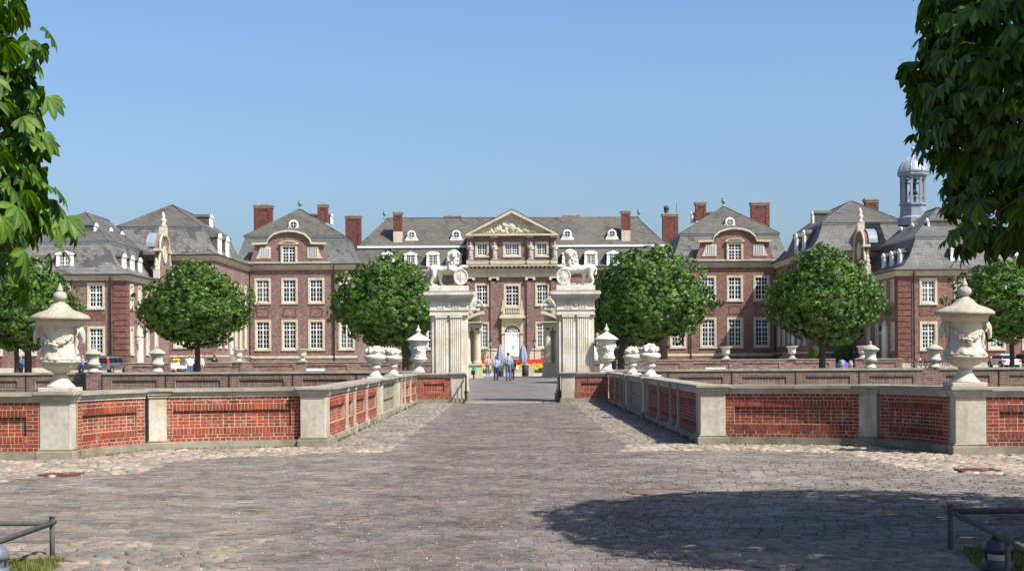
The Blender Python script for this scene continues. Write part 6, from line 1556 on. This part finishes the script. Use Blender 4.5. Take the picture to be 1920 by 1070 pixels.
# ================================================================ PEOPLE
def person(px, d, ytop, yfoot, lb, shirt, trousers, hair, rz=0, pose='stand', skirt=False, short=False):
    X = WX(px, d, 690); h = (uv(px, ytop)[1] - uv(px, yfoot)[1]) * d / F if yfoot else 1.74
    z0_ = WZ(yfoot, d, px) if yfoot else gz(d)
    T = thing('person', lb, 'person', (X, d, z0_)); s = h / 1.75; K_ = TR(X, d, z0_, rz, s)
    st = {'walk': (.22, -.16), 'stand': (.02, .0), 'stride': (.16, -.14)}[pose if pose in ('walk', 'stand', 'stride') else 'stand']
    legs = []
    for e, fy in ((-1, st[0]), (1, st[1])):
        back = 1 if fy < 0 else 0
        legs.append([(e * .095, 0, .92), (e * .10, fy * .45 + .02, .50), (e * .10, fy, .09 + .04 * back), (e * .115, fy + .16, .04)])
    arms = {'point': [[(-.20, 0, 1.42), (-.42, .12, 1.38), (-.66, .2, 1.40), (-.74, .2, 1.41)], [(.2, 0, 1.42), (.27, -.02, 1.14), (.25, .08, .90), (.25, .1, .80)]],
            'hold': [[(-.2, 0, 1.42), (-.27, .05, 1.14), (-.12, .28, 1.15), (-.05, .33, 1.17)], [(.2, 0, 1.42), (.27, .05, 1.14), (.12, .28, 1.15), (.05, .33, 1.17)]],
            'read': [[(-.2, 0, 1.42), (-.25, .05, 1.16), (-.05, .3, 1.28), (0, .36, 1.3)], [(.2, 0, 1.42), (.28, .08, 1.18), (.2, .35, 1.25), (.16, .42, 1.3)]]}.get(pose,
            [[(-.2, 0, 1.42), (-.27, -.03, 1.14), (-.27, .08, .90), (-.26, .11, .80)], [(.2, 0, 1.42), (.27, -.05, 1.14), (.26, .02, .90), (.25, .04, .80)]])
    q = MB()
    limb(q, [(0, 0, .95), (0, -.01, 1.15), (0, 0, 1.35), (0, .01, 1.5), (0, .015, 1.6)], [.14, .12, .14, .06, .05])
    q.ball((0, .02, 1.655), (.078, .095, .115), 12, 8); q.ball((0, .115, 1.645), (.016, .022, .02), 6, 4); q.ball((.078, .02, 1.65), (.012, .02, .03), 6, 4); q.ball((-.078, .02, 1.65), (.012, .02, .03), 6, 4)
    for L_ in legs: limb(q, L_, [.085, .058, .04, .04])
    for A in arms:
        limb(q, A, [.048, .04, .03, .036]); h_ = Vector(A[-1]); dd_ = (h_ - Vector(A[-2])).normalized(); sd = dd_.cross(Vector((0, 0, 1))); sd = sd.normalized() if sd.length > .1 else Vector((1, 0, 0))
        for f in range(4): limb(q, [h_ + sd * (.022 * (f - 1.5)), h_ + sd * (.024 * (f - 1.5)) + dd_ * (.075 + .01 * (f in (1, 2)))], [.011, .009])
        limb(q, [h_ + sd * .03, h_ + sd * .055 + dd_ * .04], [.012, .010])
    part('body', blob(q, .0175, 1), M['skin'], T, K_)
    q = MB(); limb(q, [(-.10, 0, 1.02), (-.14, 0, 1.30), (-.15, 0, 1.42)], [.11, .115, .075]); limb(q, [(.10, 0, 1.02), (.14, 0, 1.30), (.15, 0, 1.42)], [.11, .115, .075]); limb(q, [(0, 0, 1.0), (0, 0, 1.32), (0, 0, 1.46)], [.145, .15, .085])
    for A in arms: limb(q, A[:2] if short else A[:3], [.075, .06, .045])
    part('shirt', blob(q, .022, 1), C('cloth_%d_%d_%d' % tuple(int(v * 255) for v in shirt), shirt, .8), T, K_)
    q = MB(); limb(q, [(-.06, 0, .96), (.06, 0, .96)], [.135, .135])
    for L_ in legs: limb(q, L_[:3], [.115, .085, .072])
    part('trousers', blob(q, .022, 1), C('cloth_%d_%d_%d' % tuple(int(v * 255) for v in trousers), trousers, .8), T, K_)
    q = MB(); 
    for L_ in legs: limb(q, [(L_[2][0], L_[2][1] - .03, .045), (L_[3][0], L_[3][1] + .03, .035)], [.05, .04])
    part('shoes', blob(q, .016, 1), C('shoe', (.03, .025, .02), .5), T, K_)
    q = MB(); q.ball((0, -.012, 1.685), (.088, .095, .098), 12, 8); q.ball((0, -.035, 1.63), (.078, .07, .08), 10, 6)
    if skirt: q.ball((0, -.04, 1.58), (.09, .06, .1), 10, 6)
    part('hair', blob(q, .016, 1), C('hair_%d' % int(hair[0] * 255), hair, .7), T, K_)
    return T, K_
bj = (.05, .08, .17)
person(930, 97, 668, 713, 'man seen from behind in grey-blue shirt and dark jeans, left of the walking pair', (.34, .38, .50), (.03, .045, .11), (.12, .11, .10), R(3), 'stand')
T, K_ = person(953, 97, 661, 713, 'taller man from behind in grey-blue shirt, belt and light jeans', (.32, .36, .47), (.10, .16, .27), (.10, .05, .03), 0, 'stand')
q = MB(); q.lathe([(.150, .985), (.152, 1.02)], 16); part('belt', q, C('belt', (.02, .015, .01)), T, K_)
T, K_ = person(960, 99, 667, 712, 'woman mostly hidden behind the taller man, carrying a white bag', (.03, .03, .035), (.02, .02, .025), (.06, .03, .02), 0, 'stride', True)
q = MB(); q.ball((.34, .05, .82), (.13, .07, .17)); q.tube([(.3, .05, .95), (.3, .05, 1.05)], .012, 5); B_ = part('bag', q, M['white']); B_.matrix_basis = K_; tag(B_, 'white shoulder bag carried by the woman behind the tall man', 'bag', None, 'thing'); B_.name = 'white_bag'
person(915, 120, 667, 704, 'red-haired woman facing us in pink top and light capri jeans', (.75, .38, .36), (.14, .22, .36), (.16, .03, .015), R(180), 'hold', True, True)
person(40, 118, 664, None, 'man in blue shirt standing between the two left trunks', (.05, .13, .36), (.02, .02, .04), (.03, .02, .015), R(150), 'read')
person(155, 138, 661, None, 'person in light blue top reading a sheet beside the parked dark car', (.35, .5, .68), (.03, .05, .14), (.5, .32, .12), R(-60), 'read', False, True)
person(356, 112, 661, None, 'man in white T-shirt and jeans left of the lone chestnut trunk', (.75, .75, .75), (.08, .16, .34), (.35, .2, .1), R(10), 'hold', False, True)
person(376, 121, 664, None, 'person in pale pink top right of the lone chestnut trunk', (.62, .5, .55), (.2, .2, .22), (.4, .4, .42), R(170), 'stand')
person(364, 121, 667, None, 'seated-looking woman in dark top just left of the lone chestnut trunk', (.06, .03, .04), (.03, .03, .03), (.12, .04, .02), R(170), 'hold', True)
person(402, 128, 661, None, 'man in black jacket pointing left behind the court wall', (.015, .017, .025), (.02, .02, .03), (.05, .025, .015), R(0), 'point')

# ================================================================ VEHICLES
def car(px, d, lb, rgb, yaw, L_=4.5, W_=1.82, H_=1.68, kind='suv', name='parked_car'):
    X = WX(px, d, 690); T = thing(name, lb, 'car', (X, d, gz(d))); K_ = TR(X, d, gz(d), yaw)
    paint = NT('car_paint'); paint.out(rgb + (1,), .28, .5); paint.b.inputs['Metallic'].default_value = .5; paint.b.inputs['Coat Weight'].default_value = .6
    # side profile along y (rear at -L/2), z ; loft with width by height
    l = L_ / 2
    if kind == 'suv': low = [(-l, .38), (-l - .02, .62), (-l + .04, .95), (-l + .10, 1.02), (l - 1.15, 1.02), (l - .35, .92), (l - .02, .72), (l, .40)]; top = [(-l + .12, 1.0), (-l + .42, H_ - .07), (-l + .75, H_), (.35, H_ - .02), (.75, H_ - .10), (l - 1.2, 1.0)]
    else: low = [(-l, .38), (-l - .02, .6), (-l + .05, .86), (-l + .5, .92), (l - 1.1, .92), (l - .3, .80), (l, .60), (l, .36)]; top = [(-l + .55, .9), (-l + 1.2, H_ - .08), (-l + 1.6, H_), (.2, H_), (.6, H_ - .08), (l - 1.3, .9)]
    def loft(prof_, w0, w1, zlo, zhi, cap_=True):
        q = MB(); n = len(prof_)
        rows_ = []
        for e in (-1, -.86, .86, 1):
            row = []
            for (y, z) in prof_:
                t = (z - zlo) / max(zhi - zlo, .01); ww = (w0 + (w1 - w0) * t) / 2
                inset = .06 if abs(e) == 1 else 0
                row.append((ww * (1 if abs(e) == 1 else .90) * (1 if e > 0 else -1), y * (1 - inset * .3), z - inset * .25 * t))
            rows_.append(row)
        for row in rows_: q.v += row
        for j in range(3):
            for i in range(n): q.f.append((j * n + i, j * n + (i + 1) % n, (j + 1) * n + (i + 1) % n, (j + 1) * n + i)); q.sm.append(False)
        q.f += [tuple(range(n))[::-1], tuple(3 * n + i for i in range(n))]; q.sm += [False] * 2
        return q
    # wheel arches cut visually by dark liners
    b = loft(low, W_, W_ - .06, .38, 1.0); part('body', bevel(b, .05, 2), paint.m, T, K_)
    t = loft(top, W_ - .10, W_ - .52, .95, H_); cab = part('cabin', bevel(t, .04, 2), paint.m, T, K_)
    gl = C('car_glass', (.015, .02, .025), .08, 0, 0)
    q = MB()
    y0, y1 = top[0][0], top[1][0]
    zA, zB = 1.06 if kind == 'suv' else .96, H_ - .16
    def yat(z): return y0 + (y1 - y0) * (z - top[0][1]) / (top[1][1] - top[0][1])
    def wat(z): return (W_ - .10 + (-.42) * (z - .95) / (H_ - .95)) / 2
    q.add([(-wat(zA) * .86, yat(zA) - .05, zA), (wat(zA) * .86, yat(zA) - .05, zA), (wat(zB) * .86, yat(zB) - .05, zB), (-wat(zB) * .86, yat(zB) - .05, zB), (-wat(zA) * .86, yat(zA) + .05, zA), (wat(zA) * .86, yat(zA) + .05, zA), (wat(zB) * .86, yat(zB) + .05, zB), (-wat(zB) * .86, yat(zB) + .05, zB)], [(0, 1, 2, 3), (1, 5, 6, 2), (4, 0, 3, 7), (3, 2, 6, 7), (0, 4, 5, 1)]); part('rear_window', q, gl, cab, K_)
    for sg in (-1, 1):
        for a, c in ((-l + .62, -l + 1.25), (-l + 1.33, .0), (.08, l - 1.35)):
            q = MB(); zt_ = H_ - .18; xa, xb = sg * (wat(zA) + .012), sg * (wat(zt_) + .012)
            q.add([(xa, a - .12 if a < -l + 1 else a, zA), (xa, c + (.0 if c < 0.1 else .25), zA), (xb, c, zt_), (xb, a, zt_)], [(0, 1, 2, 3), (3, 2, 1, 0)]); part('side_window', q, gl, cab, K_)
        for yy in (-l + .85, l - .85):
            q = MB(); q.tube([(sg * (W_ / 2 - .22), yy, .34), (sg * (W_ / 2 + .015), yy, .34)], .34, 22, smooth=False); wo = part('wheel', q, C('tyre', (.015, .015, .016), .8), T, K_)
            q = MB(); q.lathe([(.22, 0), (.2, .012), (.08, .02)], 12); part('rim', q, C('alloy', (.5, .5, .52), .3, .8), wo, K_ @ Matrix.Translation((sg * (W_ / 2 + .015), yy, .34)) @ Matrix.Rotation(sg * R(90), 4, 'Y'))
            q = MB(); q.tube([(sg * (W_ / 2 - .1), yy, .38), (sg * (W_ / 2 + .008), yy, .38)], .40, 22, smooth=False); part('wheel_arch', q, C('archblack', (.012, .012, .012)), T, K_)
        q = MB()
        if kind == 'suv': q.box(*sorted((sg * (W_ / 2 - .18), sg * (W_ / 2 - .06))), -l - .0, -l + .32, 1.0, 1.5)
        else: q.box(*sorted((sg * (W_ / 2 - .30), sg * (W_ / 2 - .02))), -l - .035, -l + .15, .66, .84)
        part('tail_light', bevel(q, .02), C('taillight', (.55, .01, .015), .25), T, K_)
        q = MB(); q.ball((sg * (W_ / 2 + .06), .75, 1.06), (.1, .06, .08)); part('mirror', q, paint.m, T, K_)
    q = MB(); q.box(-W_ / 2 + .04, W_ / 2 - .04, -l - .08, -l + .1, .36, .56); part('bumper', bevel(q, .04), C('bumper_' + name + str(px), tuple(v * .8 for v in rgb)), T, K_)
    q = MB(); q.box(-.26, .26, -l - .055, -l - .03, .66, .77); part('number_plate', q, C('plate', (.7, .7, .66)), T, K_)
    return T
car(207, 152, 'silver grey estate car parked by the left side wing', (.17, .175, .20), R(-13), 4.5, 1.85, 1.70)
car(152, 154, 'dark grey car with red tail light behind the largest left urn', (.06, .065, .08), R(-16), 4.3, 1.78, 1.45, 'sedan')
car(1882, 150, 'white car parked behind the largest right urn', (.75, .76, .78), R(4), 4.4, 1.8, 1.45, 'sedan')
car(1923, 152, 'dark red car at the right frame edge', (.10, .025, .03), R(8), 4.4, 1.8, 1.5, 'sedan')
def bicycle(X, d, yaw, col_, lb):
    T = thing('bicycle', lb, 'bicycle', (X, d, gz(d)), 'bicycles parked by the right side wing'); K_ = TR(X, d, gz(d), yaw)
    for y in (-.52, .52):
        q = MB(); q.tube([(0, y + .33 * math.cos(t), .35 + .33 * math.sin(t)) for t in [i * math.pi / 10 for i in range(21)]], .022, 5, False); wo = part('wheel', q, C('tyre', (.015, .015, .016), .8), T, K_)
        q = MB(); [q.tube([(0, y, .35), (0, y + .32 * math.cos(a), .35 + .32 * math.sin(a))], .004, 3) for a in [i * math.pi / 6 for i in range(12)]]; part('spokes', q, M['railmetal'], wo, K_)
    q = MB(); 
    for a, b in (((0, -.52, .35), (0, -.05, .32)), ((0, -.05, .32), (0, -.18, .82)), ((0, -.05, .32), (0, .36, .80)), ((0, -.17, .78), (0, .36, .82)), ((0, -.52, .35), (0, -.17, .76)), ((0, .52, .35), (0, .34, .95))): q.tube([a, b], .022, 6)
    part('frame', q, C('bike_%d' % int(col_[2] * 255), col_, .4), T, K_)
    q = MB(); q.ball((0, -.2, .9), (.08, .14, .04)); part('saddle', q, M['darkmetal'], T, K_)
    q = MB(); q.tube([(-.28, .22, 1.02), (-.2, .32, 1.03), (.2, .32, 1.03), (.28, .22, 1.02)], .018, 6); q.tube([(0, .32, 1.03), (0, .34, .95)], .018, 6); part('handlebar', q, M['railmetal'], T, K_)
    if col_[0] > .3: q = MB(); q.box(-.2, .2, -.75, -.42, .82, 1.05); part('basket', q, M['cream'], T, K_)
for i, (x, c_, lb) in enumerate(((1713, (.45, .45, .5), 'pale bicycle at the left end of the parked row'), (1722, (.05, .04, .3), 'blue bicycle second from the left in the parked row'), (1731, (.03, .03, .05), 'black bicycle beside the blue one in the parked row'), (1741, (.5, .4, .3), 'bicycle with tan basket in the middle of the row'), (1748, (.25, .03, .05), 'dark red bicycle left of the capped urn'), (1770, (.06, .03, .25), 'violet bicycle right of the capped urn'), (1777, (.04, .05, .2), 'dark blue bicycle at the right end of the row'))):
    bicycle(WX(x, 156, 690), 156 + rnd.uniform(-.3, .3), R(rnd.uniform(20, 60)), c_, lb)
for i, (x, h) in enumerate(((1528, 1.9), (1588, 2.2), (1574, 1.6))):
    dd = 172; X = WX(x, dd, 680); T = thing('potted_shrub', ('dark clipped shrub left of the right chestnut trunk', 'dark tall shrub by the right inner wing, rightmost', 'small dark shrub by the right inner wing')[i], 'shrub', (X, dd, .36), 'dark shrubs before the right inner wing')
    q = MB(); q.lathe([(.3, 0), (.4, .5), (.36, .5)], 12, (X, dd, .36)); part('pot', q, M['greystat'], T)
    link('foliage', crowns[i % 2], T, None, Matrix.Translation((X, dd, .9 + h / 2)) @ Matrix.Diagonal((.8, .8, h / 2, 1)))
